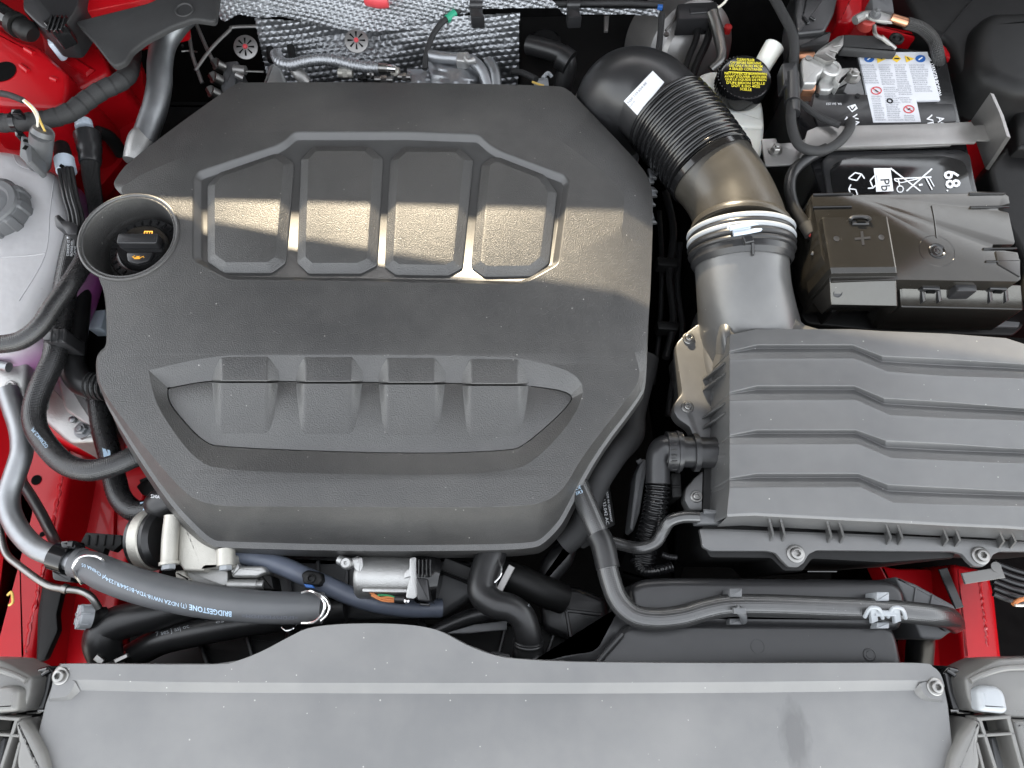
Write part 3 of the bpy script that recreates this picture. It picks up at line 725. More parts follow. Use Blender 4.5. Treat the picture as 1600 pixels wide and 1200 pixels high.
# flange, side wall, fins, bolts
mb = MB(); mb.blk([(1092, 505), (1072, 520), (1057, 536), (1056, 548), (1064, 600), (1066, 614), (1055, 628), (1052, 642), (1060, 655), (1078, 667), (1086, 690), (1100, 735), (1088, 744), (1072, 762), (1069, 780), (1078, 797), (1140, 800), (1180, 640), (1150, 505)], -.062, .02, .002, 5); mb.obj('side_flange', BOX, af)
mb = MB(); mb.blk([(1090, 514), (1062, 540), (1070, 612), (1100, 614), (1150, 560)], -.084, .07, .003, 4); mb.obj('flange_pillar', BOX, af)
for x, y in ((1076, 529), (1074, 636), (1088, 776)): screw(af, x, y, -.061, 6.5)
for y0, y1 in ((566, 590), (583, 607), (629, 651), (645, 667), (693, 700), (712, 714), (760, 768), (777, 780)):
    mb = MB(); a, b = P(1133, y0, -.012), P(1100 if y1-y0 > 15 else 1112, y1, -.055); n_ = V((0, .0012, 0)); c = V((b.x+(a.x-b.x)*1.0, b.y+(a.y-b.y), b.z))
    mb.loft([[a+n_, b+n_, b+n_+V((0, 0, -.03)), a+n_+V((0, 0, -.07))], [a-n_, b-n_, b-n_+V((0, 0, -.03)), a-n_+V((0, 0, -.07))]], True, True)
    mb.obj('side_fin', BOX, af)
mb = MB(); mb.blk([(1093, 826), (1130, 826), (1400, 836), (1720, 852), (1720, 868), (1600, 862), (1562, 862), (1552, 867), (1546, 879), (1536, 886), (1522, 885), (1512, 876), (1504, 866), (1490, 862), (1276, 860), (1264, 866), (1256, 880), (1246, 887), (1232, 886), (1222, 876), (1212, 864), (1198, 861), (1110, 861), (1098, 855)], -.046, .006, .0015, 3); mb.obj('front_flange', BOX, af)
for x, y in ((1243, 865), (1532, 868)): screw(af, x, y, -.045, 9.5)
for x in (1203, 1221, 1293, 1312, 1385, 1403, 1473, 1492, 1560, 1578):
    y0 = 815+(x-1200)*.030; mb = MB()
    a, b = P(x, y0, -.012), P(x+1, y0+31, -.046); n_ = V((.0011, 0, 0)); t_ = V((0, .012, 0))
    mb.loft([[a+n_+t_, a+n_, V((b.x, b.y+.006, -.035))+n_, b+n_, b+n_+t_*2], [a-n_+t_, a-n_, V((b.x, b.y+.006, -.035))-n_, b-n_, b-n_+t_*2]], True, True)
    mb.obj('front_rib', BOX, af)
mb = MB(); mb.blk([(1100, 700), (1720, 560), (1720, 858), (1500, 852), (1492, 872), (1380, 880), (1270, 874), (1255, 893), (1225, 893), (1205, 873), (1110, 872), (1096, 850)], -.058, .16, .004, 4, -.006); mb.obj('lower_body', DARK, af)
mb = MB(); mb.blk([(1086, 800), (1128, 800), (1130, 818), (1090, 818)], -.040, .02, .001, 2); mb.blk([(1100, 795), (1128, 797), (1128, 803), (1100, 802)], -.036, .004, .001); mb.obj('hose_clip', MGREY, af)
mb = MB()
for x0, y0, x1, y1 in ((1262, 893, 1308, 893), (1405, 862, 1425, 863), (1440, 864, 1490, 866)): mb.bar((x0, y0, -.07), (x1, y1, -.07), 1.5, .002, .0002)
mb.obj('moulded_line', BOX, af)
# ================================================================== intake hose
ih = thing('intake_hose', 'wide black ribbed air intake hose curving beside the engine cover', 'intake hose', (1060, 220, -.1))
path = [(958, 192, -.085, 58), (962, 160, -.045, 62), (982, 144, -.022, 65), (1012, 152, -.016, 67), (1044, 182, -.014, 67)]
mb = MB(); mb.hose([(940, 215, -.13, 52), (950, 205, -.105, 58)]+path, n=9, seg=40); elbow = mb; mb.obj('elbow', GLOSS if False else SATIN, ih, 40)
mb = MB()
mb.hose([(1041, 178, -.014, 68), (1058, 197, -.013, 69), (1080, 224, -.012, 69), (1106, 258, -.011, 68), (1114, 269, -.010, 67)], n=50, seg=44,
        rfun=lambda L, r: r*(1.0+.035*math.copysign(abs(sin(L*2*pi/.0092))**.6, sin(L*2*pi/.0092))))
mb.obj('ribbed_section', GLOSS, ih, 60)
mb = MB(); mb.hose([(1108, 262, -.010, 67), (1126, 285, -.009, 66), (1142, 312, -.009, 66), (1152, 338, -.009, 68), (1156, 356, -.010, 71), (1157, 366, -.010, 75)], n=8, seg=44)
mb.hose([(1157, 356, -.010, 75), (1157, 360, -.010, 77), (1157, 366, -.010, 77)], n=2, seg=44); mb.obj('outlet_bend', BEND, ih, 40)
mb = MB(); mb.hose([(1108, 263, -.010, 69.5), (1113, 270, -.010, 69.5)], n=1, seg=44); mb.obj('moulded_ring', GLOSS, ih)
# inlet cuff, turned down behind the engine cover
mb = MB()
for dz, r in ((0, 66), (.0075, 64), (.015, 62)):
    mb.hose([(948, 206, -.118+dz, r), (952, 203, -.115+dz, r), (956, 200, -.112+dz, r)], n=2, seg=44)
mb.obj('cuff_ring', GLOSS, ih)
mb = MB(); mb.hose([(935, 222, -.14, 62), (926, 230, -.17, 60), (930, 240, -.22, 58)], n=3, seg=30); mb.obj('inlet_stub', DARK, ih)
mb = MB(); mb.hose([(896, 164, -.12), (902, 146, -.115), (914, 130, -.11), (926, 118, -.11)], 1.3, 4, 8); mb.obj('spring_clip', STEEL, ih)
q = [(988, 180), (974, 160), (1022, 111), (1039, 131)]    # white sticker curved over the elbow
b = elbow.bvh(); st_ = MB(); patch(st_, [(996, 180), (975, 158), (1020, 111), (1038, 129)], b, 10, 12, .0005); sticker = st_.obj('sticker', PAPER, ih, 60)
bst = st_.bvh(); mb = MB(); write(mb, '5Q0 129 654 BE', [(983, 163), (1012, 131), (1009, 128), (980, 160)], b, .0009); write(mb, '0 231 06', [(986, 168), (993, 159), (991, 157), (984, 166)], b, .0009); mb.obj('sticker_print', INK, sticker)
# clamp
cl_ = thing('hose_clamp', 'pale grey double band clamp joining intake hose to air box', 'hose clamp', (1157, 372, -.11))
c0_ = P(1157, 376, -.010); k0 = S(c0_); ax = (P(1157, 360, -.010)-P(1159, 400, -.016)).normalized()
def hoop(mb, c, R, r, a0=0, a1=2*pi, ax=ax, n=64):
    e2 = V((0, 0, 1)); e1 = ax.cross(e2).normalized(); e2 = e1.cross(ax).normalized()
    pts = [c+(e1*cos(a0+(a1-a0)*i/n)+e2*sin(a0+(a1-a0)*i/n))*R for i in range(n+1)]
    return mb.tube(pts[:-1] if a1-a0 > 6.28 else pts, r, 10, closed=a1-a0 > 6.28)
mb = MB(); hoop(mb, c0_+ax*.009, k0*78, .0032); hoop(mb, c0_-ax*.002, k0*78, .0032); mb.obj('band', LGREY, cl_)
mb = MB(); hoop(mb, c0_-ax*.009, k0*76, .0045); hoop(mb, c0_-ax*.017, k0*76.5, .0035); mb.lathe(c0_-ax*.028, [(k0*72, -.006), (k0*77, 0), (k0*77, .020), (k0*73, .022)], ax, 56); hoop(mb, c0_+ax*.0035, k0*77, .003); mb.obj('rubber_seal', SATIN, cl_)
mb = MB()
for xx in (1140, 1196): mb.hose([(xx, 349+(6 if xx < 1150 else -6), .044), (xx+(3 if xx < 1150 else 0), 360+(3 if xx < 1150 else -4), .002), (xx+(8 if xx < 1150 else -3), 367, 0.042)], 4.0, 4, 8)
mb.hose([(1140, 357, 0.048), (1168, 352, 0.050), (1196, 348, 0.048)], 4, 5, 8); mb.hose([(1146, 366, 0.048), (1170, 362, 0.050), (1195, 357, 0.048)], 3.6, 5, 8); mb.hose([(1145, 361, 0.047), (1170, 357, 0.049), (1195, 352, 0.047)], 3, 5, 8)
mb.obj('buckle', BLUEW, cl_)
mb = MB(); mb.bar((1163, 374, .0485), (1177, 371, .0485), 13, .008, .001); mb.bar((1177, 378, .048), (1178, 396, .042), 4, .006, .001); mb.obj('locating_tab', SATIN, cl_)
# ================================================================== breather elbow, conduit, small hose beside the air box
be = thing('breather_pipe', 'black breather elbow with ribbed pipe plugged into the air box', 'breather pipe', (1040, 740, -.1))
mb = MB(); mb.hose([(1140, 708, -.05), (1062, 706, -.05)], 24, 1, 24); mb.hose([(1090, 707, -.05), (1082, 707, -.05)], 30, 1, 24); mb.obj('stub', SATIN, be)
mb = MB(); mb.hose([(1064, 706, -.05), (1040, 705, -.05)], 31, 1, 40, rfun=None); mb.hose([(1060, 706, -.05), (1056, 706, -.05)], 33, 1, 40); mb.obj('collar', SATIN, be)
mb = MB()
for i in range(9):
    a = radians(20+i*16); mb.hose([(1050, 706-32*cos(a), -.05+.024*sin(a)), (1058, 706-32*cos(a), -.05+.024*sin(a))], 1.3, 1, 5)
mb.obj('collar_rib', SATIN, be)
mb = MB(); mb.hose([(1048, 706, -.05, 27), (1038, 704, -.05, 24), (1030, 712, -.05, 20), (1028, 728, -.052, 19), (1028, 756, -.055, 19)], n=6, seg=24); mb.obj('elbow', SATIN, be, 50)
mb = MB(); mb.hose([(1028, 752, -.058, 18), (1026, 780, -.062, 18), (1020, 815, -.075, 18), (1010, 850, -.09, 18), (1003, 880, -.10, 18)], n=40, seg=20, rfun=lambda L, r: r*(1+.10*sin(L*2*pi/.0052))); mb.obj('ribbed_pipe', GLOSS, be, 60)
mb = MB(); mb.blk([(1048, 738), (1064, 738), (1066, 776), (1050, 778)], -.065, .05, .002, 3); mb.bar((1050, 760, -.062), (1064, 760, -.062), 4, .006); mb.obj('bracket', DARK, be)
mb = MB(); mb.hose([(998, 868, -.09), (998, 882, -.09), (1008, 892, -.09), (1024, 892, -.088), (1050, 886, -.088)], 8, 22, 14, rfun=lambda L, r: r*(1+.12*sin(L*2*pi/.0034)))
mb.thing('wiring_conduit', 'thin ribbed black conduit bending below the breather pipe', 'conduit', GLOSS, ang=60)
mb = MB(); mb.hose([(1034, 866, -.10), (1046, 870, -.10), (1058, 871, -.10)], 4.5, 16, 10, rfun=lambda L, r: r*(1+.15*sin(L*2*pi/.003)))
mb.thing('wiring_conduit', 'short thin ribbed conduit inside the loop under air box corner', 'conduit', SATIN, ang=60)
mb = MB(); mb.hose([(1092, 808, -.042), (1066, 808, -.042), (1046, 815, -.045), (1035, 832, -.055), (1024, 848, -.06), (1002, 856, -.065), (978, 853, -.075), (952, 845, -.08)], 9.5, 8, 18)
mb.thing('vacuum_hose', 'small black hose curving from the air box corner clip', 'hose', BRAID)
# ================================================================== hose along the front duct
h = thing('coolant_hose', 'long thick black hose lying on top of the front air duct', 'hose', (1160, 955, -.08))
mb = MB(); mb.hose([(893, 735, -.06), (906, 765, -.055), (926, 812, -.05), (942, 852, -.048), (952, 900, -.045), (966, 938, -.042), (990, 961, -.04), (1024, 967, -.04), (1064, 963, -.04), (1104, 952, -.04), (1140, 946, -.04), (1200, 946, -.04), (1280, 949, -.04), (1360, 952, -.04), (1420, 957, -.042), (1462, 962, -.048), (1482, 966, -.07), (1488, 972, -.1)], 17, 8, 26); mb.obj('hose', BRAID, h, 60); bh = mb.bvh()
mb = MB(); mb.hose([(934, 835, -.0495, 19), (942, 852, -.0475, 19), (950, 888, -.0455, 19)], n=6, seg=26); mb.obj('sleeve', RUBBER, h, 60)
mb = MB(); write(mb, 'OE\nSR3', [(900, 774), (911, 770), (907, 758), (899, 762)], bh, .0005); mb.obj('lettering', PALEINK, h)
mb = MB(); mb.hose([(1474, 968, -.09), (1442, 985, -.12), (1438, 1010, -.14), (1436, 1036, -.16)], 20, 6, 22)
mb.thing('outlet_hose', 'short dark hose dropping down at right end of the duct', 'hose', RUBBER)
for (x, y), lab in (((1151, 946), 'grey hose clip on the duct nearer the engine'), ((1381, 952), 'grey hose clip at right end of the duct with two hooks')):
    t = thing('hose_clip', lab, 'clip', (x, y, -.07), 'hose clips on the front duct')
    mb = MB(); mb.blk([(x-11, y-27), (x+9, y-27), (x+9, y-13), (x-11, y-13)], -.030, .03, .0015, 2); mb.obj('upper_post', LGREY if x > 1300 else MGREY, t)
    mb = MB(); mb.blk([(x-11, y+20), (x+9, y+20), (x+9, y+30), (x-11, y+30)], -.045, .02, .0015, 2); mb.obj('lower_post', LGREY if x > 1300 else MGREY, t)
    mb = MB()
    if x < 1300: mb.hose([(x-2, y+4, -.024), (x+3, y+8, -.025), (x+10, y+16, -.032), (x+10, y+24, -.045)], 6, 4, 10); mb.bar((x-4, y+8, -.02), (x+15, y+8, -.02), 9, .006)
    else:
        for dx in (-16, 20): mb.bar((x+dx, y-4, -.018), (x+dx+3, y+20, -.030), 11, .006); mb.hose([(x+dx-14, y+12, -.03), (x+dx-5, y-2, -.018), (x+dx+9, y, -.018), (x+dx+14, y+14, -.028)], 3, 4, 8)
        mb.bar((x-12, y+6, -.022), (x+20, y+6, -.022), 9, .008)
    mb.obj('hook', LGREY if x > 1300 else MGREY, t)
# ================================================================== front air duct
fd = thing('front_air_duct', 'smooth black intake air duct behind the front trim panel', 'air duct', (1180, 970, -.15))
mb = MB(); mb.blk([(984, 938), (982, 922), (992, 909), (1012, 904), (1050, 902), (1386, 905), (1404, 910), (1416, 924), (1420, 950), (1410, 985), (980, 975)], -.056, .1, .010, 10, n=5); mb.obj('upper_bead', SATIN, fd, 50)
mb = MB(); mb.blk([(925, 1050), (935, 1026), (962, 998), (975, 978), (1000, 972), (1380, 974), (1396, 980), (1404, 1000), (1412, 1040), (1410, 1060)], -.062, .1, .007, 12, n=4); duc = mb; mb.obj('lower_face', SATIN, fd, 50)
mb = MB(); mb.blk([(824, 1040), (835, 1024), (880, 1021), (924, 1014), (934, 1006), (960, 944), (972, 940), (990, 970), (955, 1012), (930, 1040)], -.074, .03, .003, 4, n=3); mb.obj('side_wing', SATIN, fd)
mb = MB(); mb.hose([(928, 1044, -.056), (946, 1020, -.056), (972, 990, -.057)], 5, 5, 12); mb.obj('side_bead', SATIN, fd)
mb = MB(); mb.disc(1359, 1023, -.0618, [(10, 0), (10, .0006), (8.5, .0008), (8, .0002), (6, .0002), (5.5, .0006), (0, .0006)]); mb.disc(1184, 1010, -.0618, [(11, 0), (11, .0003), (10, .0003), (9.8, 0)]); mb.obj('moulding_mark', SATIN, fd)
mb = MB(); mb.blk([(1398, 900), (1424, 910), (1430, 912), (1492, 946), (1497, 960), (1490, 985), (1470, 1000), (1440, 998), (1424, 960)], -.085, .08, .003, 5, n=3)
for a, b in (((1432, 918), (1428, 944)), ((1458, 930), (1452, 954))): mb.bar((*a, -.083), (*b, -.083), 2.5, .004, .0003)
mb.thing('resonator_box', 'grey ribbed plastic box at the right end of thick hose', 'duct box', MGREY)
mb = MB(); mb.bar((1506, 904, -.09), (1568, 894, -.09), 17, .003, .0005); mb.disc(1556, 886, -.0895, [(8, 0), (8, .001), (0, .001)])
mb.thing('metal_tab', 'pale grey tab under the right corner of air box', 'bracket', PALEGREY)
mb = MB(); mb.bar((1474, 888, -.12), (1500, 950, -.12), 14, .003); mb.thing('rubber_strip', 'dark rubber strip crossing the red rail on the right', 'strip', RUBBER)
t = thing('fan_grille', 'black ribbed grille beside right red rail', 'grille', (1590, 900, -.2))
for i in range(6):
    mb = MB(); mb.hose([(1552, 878+i*10, -.13), (1590, 892+i*10, -.13), (1640, 904+i*9, -.13)], 4, 5, 8); mb.obj('grille_rib', SATIN, t)
t = thing('marker_wire', 'short orange wire end at the right edge near the grille', 'wire', (1592, 940, -.14))
mb = MB(); mb.hose([(1583, 945, -.12), (1592, 938, -.12), (1610, 934, -.12)], 3.5, 4, 8); mb.obj('core', WIREO, t)
mb = MB(); mb.hose([(1586, 946, -.115), (1600, 946, -.115), (1612, 944, -.115)], 2, 4, 8); mb.obj('sleeve', WIREW, t)
# ================================================================== battery
bt = thing('battery', 'black car battery with white warning label under metal strap', 'battery', (1380, 200, -.19))
zb_ = .0
mb = MB(); mb.blk([(1232, 92), (1262, 70), (1340, 66), (1478, 82), (1502, 186), (1536, 330), (1300, 345), (1262, 240), (1228, 140)], zb_, .19, .003, 6, n=3); bat = mb; mb.obj('case', GLOSS, bt)
bb = mb.bvh()
mb = MB(); mb.blk([(1272, 145), (1364, 148), (1366, 160), (1490, 162), (1496, 190), (1280, 200), (1268, 170)], .0025, .004, .0008, 4); mb.obj('lid_ledge', SATIN, bt)
mb = MB(); mb.blk([(1284, 250), (1300, 236), (1500, 233), (1516, 240), (1532, 330), (1300, 345)], .003, .006, .002, 6); mb.obj('front_cover', SATIN, bt); fcv = mb
mb2 = MB(); mb2.blk([(1297, 262), (1312, 250), (1345, 243), (1425, 239), (1480, 244), (1506, 252), (1512, 265), (1524, 325), (1310, 335), (1299, 285)], .0042, .002, .0006, 10); film = mb2; DF = mb2.obj('dark_film', GLOSS, bt); bf = mb2.bvh()
mb = MB(); mb.disc(1390, 158, .003, [(5, 0), (5, .0008), (3, .0008), (2.5, 0), (0, 0)]); mb.disc(1277, 149, .003, [(3, 0), (3, .001), (0, .001)]); mb.disc(1340, 150, .003, [(4, 0), (4, .001), (0, .001)]); mb.obj('vent_plug', DARK, bt)
# recycling triangle, chemical symbol box, crossed-out bin, capacity figure
mb = MB()
def arrow(c, r, a):
    ca, sa = cos(a), sin(a); f = lambda x, y: (c[0]+(x*ca-y*sa)*r, c[1]+(x*sa+y*ca)*r)
    for p, q in (((-.9, .1), (-.35, -.6)), ((-.35, -.6), (.35, -.6)), ((.35, -.6), (.0, .15)), ((0, .15), (-.55, .15)), ((-.55, .15), (-.9, .1)), ((.35, -.6), (.75, -.2))): dline(mb, [f(*p), f(*q)], 2, bf)
arrow((1339, 280), 15, .2); arrow((1361, 284), 15, 2.3); arrow((1335, 297), 13, -1.9)
dpoly(mb, [(1365, 263), (1391, 263), (1396, 299), (1369, 300)], bf)
dline(mb, [(1391, 263), (1438, 299)], 2.2, bf, .0005); dline(mb, [(1456, 264), (1416, 299)], 2.2, bf, .0006)
dline(mb, [(1397, 280), (1455, 277)], 2, bf, .0007); dline(mb, [(1397, 280), (1398, 283), (1408, 286), (1446, 277), (1452, 279), (1459, 292)], 1.6, bf, .0008)
dline(mb, circ(1406, 296, 5)+[(1411, 296)], 1.8, bf, .0008); dline(mb, [(1403, 280), (1405, 290)], 2, bf, .0009); dline(mb, [(1446, 278), (1456, 297)], 2, bf, .0009); dline(mb, [(1435, 290), (1441, 289)], 3, bf, .0009)
write(mb, '68', [(1473, 268), (1478, 296), (1502, 292), (1497, 266)], bf, .0006, True)
dpoly(mb, circ(1480, 298, 1.5), bf)
mb.obj('white_print', WHITEINK, DF)
mb = MB(); write(mb, 'Pb', [(1375, 281), (1377, 299), (1391, 298), (1389, 280)], bf, .0008); mb.obj('symbol_print', BLACKINK, DF)
# warning label
LB = [(1339, 85), (1447, 84), (1467, 159), (1430, 160), (1437, 193), (1363, 194)]
lab = MB(); lt = [hit(bb, x, y, .0032) for x, y in LB]; lab.solid(lt, min(p.z for p in lt)-.0035, 0); WL = lab.obj('warning_label', PAPER, bt); bl_ = lab.bvh()
mb = MB()
for x, y in ((1358, 92), (1438, 92)): dpoly(mb, circ(x, y, 8, 5.8), bl_)
mb.obj('blue_pictogram', BLUEINK, WL)
mb = MB(); dpoly(mb, [(1369, 87), (1385, 92), (1371, 99)], bl_); dpoly(mb, [(1392, 92), (1401, 86), (1408, 92), (1401, 98)], bl_); dpoly(mb, [(1413, 87), (1429, 92), (1416, 98)], bl_); mb.obj('yellow_pictogram', SIGNYEL, WL)
mb = MB()
for x, y in ((1369, 142), (1420, 171)):
    dline(mb, circ(x, y, 8, 5.6)+[(x+8, y)], 1.8, bl_, .0005); dline(mb, [(x-6, y-4), (x+6, y+4)], 1.6, bl_, .0006)
mb.obj('red_pictogram', REDINK, WL)
mb = MB()
for x, y in ((1358, 92), (1438, 92)): dline(mb, [(x-3, y+2), (x+3, y-2)], 1.8, bl_, .0006)
mb.obj('pictogram_detail', WHITEINK, WL)
mb = MB(); dline(mb, [(1373, 90), (1378, 93)], 1.5, bl_, .0006); dline(mb, [(1397, 92), (1405, 92)], 2, bl_, .0006); dline(mb, [(1417, 90), (1421, 94)], 1.5, bl_, .0006); dline(mb, [(1367, 141), (1371, 144)], 2, bl_, .0008); dline(mb, [(1418, 172), (1422, 170)], 2, bl_, .0008); mb.obj('pictogram_detail', BLACKINK, WL)
mb = MB(); random.seed(11)
WORDS = ['DANGER BATTERY ACID', 'SHIELD EYES EXPLOSIVE GASES', 'CAN CAUSE BLINDNESS OR INJURY', 'NO SPARKS FLAMES SMOKING', 'SULFURIC ACID CAN CAUSE SEVERE BURNS', 'FLUSH EYES WITH WATER', 'GET MEDICAL HELP FAST', 'KEEP OUT OF REACH OF CHILDREN', 'DO NOT TIP', 'RECYCLE', 'LEAD ACID', 'SEE MANUAL']
def textcol(xl0, xl1, y0, y1, xr0, xr1, n, mb):
    for i in range(n):
        a = i/n; b_ = (i+.62)/n
        f = lambda t: (xl0+(xl1-xl0)*t, xr0+(xr1-xr0)*t, y0+(y1-y0)*t)
        l, r_, y = f(b_); l2, r2, y2 = f(a); e = random.uniform(.75, 1)
        write(mb, WORDS[(i*5+n+int(xl0)) % 12], [(l, y), (l+(r_-l)*e, y), (l2+(r2-l2)*e, y2), (l2, y2)], bl_, .0004)
textcol(1344, 1352, 101, 132, 1368, 1376, 9, mb); textcol(1372, 1378, 101, 134, 1393, 1400, 10, mb); textcol(1397, 1404, 101, 150, 1417, 1428, 15, mb)
textcol(1420, 1430, 101, 145, 1448, 1458, 13, mb); textcol(1380, 1388, 136, 190, 1402, 1412, 16, mb); textcol(1361, 1368, 150, 190, 1378, 1386, 11, mb); textcol(1404, 1410, 152, 162, 1425, 1427, 3, mb); textcol(1412, 1414, 180, 190, 1431, 1434, 3, mb)
mb.obj('label_text', INK, WL)
mb = MB(); write(mb, 'DANGER/POISON', [(1453, 100), (1463, 151), (1471, 149), (1459, 99)], bb, .0008, True); dpoly(mb, [(1447, 97), (1456, 96), (1450, 88)], bb, .0008)
lg = mb
bl2 = BVHTree.FromPolygons([V((-3, -3, .0025)), V((3, -3, .0025)), V((3, 3, .0025)), V((-3, 3, .0025))], [[0, 1, 2, 3]])
write(mb, 'VARTA', [(1328, 180), (1342, 225), (1351, 222), (1339, 178)], bl2, .0006, True)
dpoly(mb, [(1323, 167), (1336, 163), (1340, 170), (1331, 176)], bl2, .0006)
write(mb, 'AGM', [(1462, 183), (1471, 212), (1480, 209), (1474, 181)], bl2, .0006, True); write(mb, 'VRLA', [(1446, 181), (1455, 222), (1464, 218), (1456, 179)], bl2, .0006, True)
write(mb, 'VA. 261.253', [(1315, 161), (1291, 161), (1291, 164.5), (1315, 164.5)], bl2, .0006); dpoly(mb, [(1319, 188), (1325, 186), (1323, 182)], bl2, .0006)
mb.obj('white_print', WHITEINK, bt)
mb = MB(); dline(mb, [(1327, 167), (1331, 173), (1336, 167)], 2, bl2, .0009); mb.obj('emblem_detail', BLACKINK, bt)
# clamp on the pole
tm = thing('battery_terminal', 'cast silver pole clamp with bolt on the left of battery', 'terminal', (1290, 110, 0))
mb = MB(); mb.blk([(1253, 90), (1262, 86), (1276, 88), (1290, 98), (1286, 112), (1277, 118), (1277, 130), (1256, 130), (1253, 110)], .022, .02, .003, 4, n=3); mb.obj('plate', CAST, tm)
mb = MB(); mb.disc(1298, 108, .018, [(16, -.018), (16, .002), (14, .004), (11, .004), (10.5, .002), (0, .002)]); mb.obj('pole_ring', CAST, tm)
mb = MB(); mb.blk([(1280, 126), (1288, 118), (1312, 118), (1310, 130), (1298, 141), (1282, 140)], .012, .012, .003, 4, n=3); mb.blk([(1310, 106), (1334, 104), (1336, 112), (1318, 122), (1312, 134), (1304, 122)], .02, .018, .003, 3); mb.obj('jaw', CAST, tm)
hexbolt(tm, 1330, 121, .018, 9, .010, STEEL)
mb = MB(); mb.blk([(1272, 86), (1280, 76), (1310, 56), (1319, 54), (1318, 70), (1306, 84), (1304, 94), (1292, 96)], .028, .006, .0012, 2)
for i in range(3): mb.bar((1290+i*6, 82-i*5, .0295), (1306+i*4, 92-i*11, .0295), 2, .003, .0004)
mb.obj('fuse_link', STEEL, tm)
mb = MB(); mb.blk([(1240, 80), (1274, 80), (1274, 92), (1240, 92)], .010, .008, .001, 2); mb.blk([(1254, 132), (1276, 132), (1274, 142), (1254, 142)], .010, .010, .001, 2); mb.obj('copper_strip', COPPER, tm)
mb = MB(); mb.disc(1263, 91, .0225, [(5, 0), (5, .001), (3, .0012), (0, .0006)], seg=16); mb.obj('rivet', STEEL, tm)
# hold down strap
sp = thing('battery_strap', 'dull steel hold-down strap bolted across the battery', 'battery strap', (1400, 210, 0))
mb = MB(); mb.solid(pl([(1262, 204), (1276, 198), (1330, 196), (1420, 194), (1518, 190), (1522, 196), (1546, 194), (1549, 219), (1528, 219), (1524, 223), (1430, 226), (1300, 230), (1262, 252), (1250, 246)], lambda x, y: .012), .009, .0006); mb.obj('strap', STRAP, sp)
mb = MB(); mb.blk([(1300, 229.5), (1430, 225.5), (1486, 224), (1486, 227), (1430, 230), (1296, 234)], .0095, .003, .0004); mb.obj('stiffening_edge', STEEL, sp)
mb = MB(); mb.blk([(1190, 217), (1213, 216), (1215, 224), (1250, 222), (1266, 210), (1284, 226), (1262, 246), (1254, 256), (1196, 259)], .004, .003, .0006, 2); mb.obj('foot_plate', STRAP, sp)
hexbolt(sp, 1211, 235, .0045, 7.5, .008, STEEL)
# upright plate at the right end: bent sheet standing on edge
a, b2, c2, d2 = P(1553, 147, .045), P(1579, 215, .045), P(1545, 266, -.02), P(1520, 194, -.01)
mb = MB(); nrm = V((-.004, .002, 0)); ring = [a, (a+b2)/2+V((.001, 0, .001)), b2, c2, (c2+d2)/2, d2]
mb.loft([[p+nrm for p in ring], ring], True, True); mb.obj('end_plate', STRAP, sp)
# battery tray
mb = MB(); mb.blk([(1250, 490), (1256, 470), (1300, 460), (1600, 480), (1600, 510), (1584, 524), (1400, 520), (1262, 506)], -.09, .15, .003, 5, n=3); ty = thing('battery_tray', 'dark plastic battery tray in front of the fuse box', 'tray', (1420, 500, -.2)); mb.obj('tray', DARK, ty)
mb = MB(); mb.blk([(1370, 488), (1598, 490), (1592, 511), (1380, 506)], -.086, .006, .001, 2); mb.obj('front_ledge', MGREY, ty)
mb = MB(); mb.blk([(1240, 260), (1290, 250), (1310, 345), (1330, 470), (1300, 490), (1262, 400)], -.055, .1, .003, 5); mb.obj('side_wall', DARK, ty)
# ================================================================== fuse box on the battery
fb = thing('fuse_box', 'glossy black fuse box cover with hinged terminal flap', 'fuse box', (1430, 390, -.06))
mb = MB(); mb.solid(pl([(1268, 312), (1270, 302), (1330, 300), (1332, 304), (1510, 302), (1516, 299), (1568, 300), (1576, 306), (1578, 318), (1562, 322), (1560, 328), (1576, 332), (1586, 378), (1584, 382), (1552, 382), (1550, 388), (1590, 394), (1592, 400), (1595, 436), (1590, 440), (1406, 437), (1300, 440), (1284, 400), (1276, 345)], .022, 1, 2), -.06, .0008, 2); mb.obj('cover', FUSEBOX, fb); bx = mb.bvh()
mb = MB(); mb.solid(pl([(1406, 441), (1596, 444), (1600, 484), (1408, 480)], lambda x, y: .006-.0006*(y-441), 3), -.08, .002, 3); mb.obj('front_wall', FUSEBOX, fb)
mb = MB(); z_ = lambda x, y: .034-(0.00002*max(0, y-400))
prof = [[(1284, 340, .033), (1388, 338, .033)], [(1297, 418, .034), (1402, 417, .034)], [(1299, 427, .031), (1403, 426, .031)], [(1296, 433, .022), (1402, 432, .022)], [(1296, 440, .020), (1402, 439, .020)], [(1298, 476, -.004), (1404, 478, -.004)], [(1299, 480, -.03), (1404, 482, -.03)]]
R3 = [[P(*p) for p in r] for r in prof]; vs = []; fs = []
for r in R3:
    l, r_ = r; vs += [V((l.x, l.y, -.03)), l+V((.0006, 0, -.001)), l+V((.0025, 0, 0)), r_+V((-.0025, 0, 0)), r_+V((-.0006, 0, -.001)), V((r_.x, r_.y, -.03))]
for j in range(len(R3)-1):
    for i in range(5): fs.append((j*6+i, (j+1)*6+i, (j+1)*6+i+1, j*6+i+1))
fs.append((0, 1, 2, 3, 4, 5)); mb.add(vs, fs); fl = mb; o = mb.obj('terminal_flap', FUSEBOX, fb, 28); bfl = mb.bvh()
m2 = o.modifiers.new('edge_rounding', 'BEVEL'); m2.width = .0015; m2.segments = 2; m2.limit_method = 'ANGLE'; m2.angle_limit = radians(18); m2.harden_normals = True
mb = MB(); mb.hose([(1328, 343, .036), (1334, 339, .036), (1354, 339, .036), (1360, 344, .036)], 3, 4, 8); mb.bar((1332, 347, .035), (1358, 347, .035), 7, .004); LT = mb.obj('flap_latch', SATIN, o)
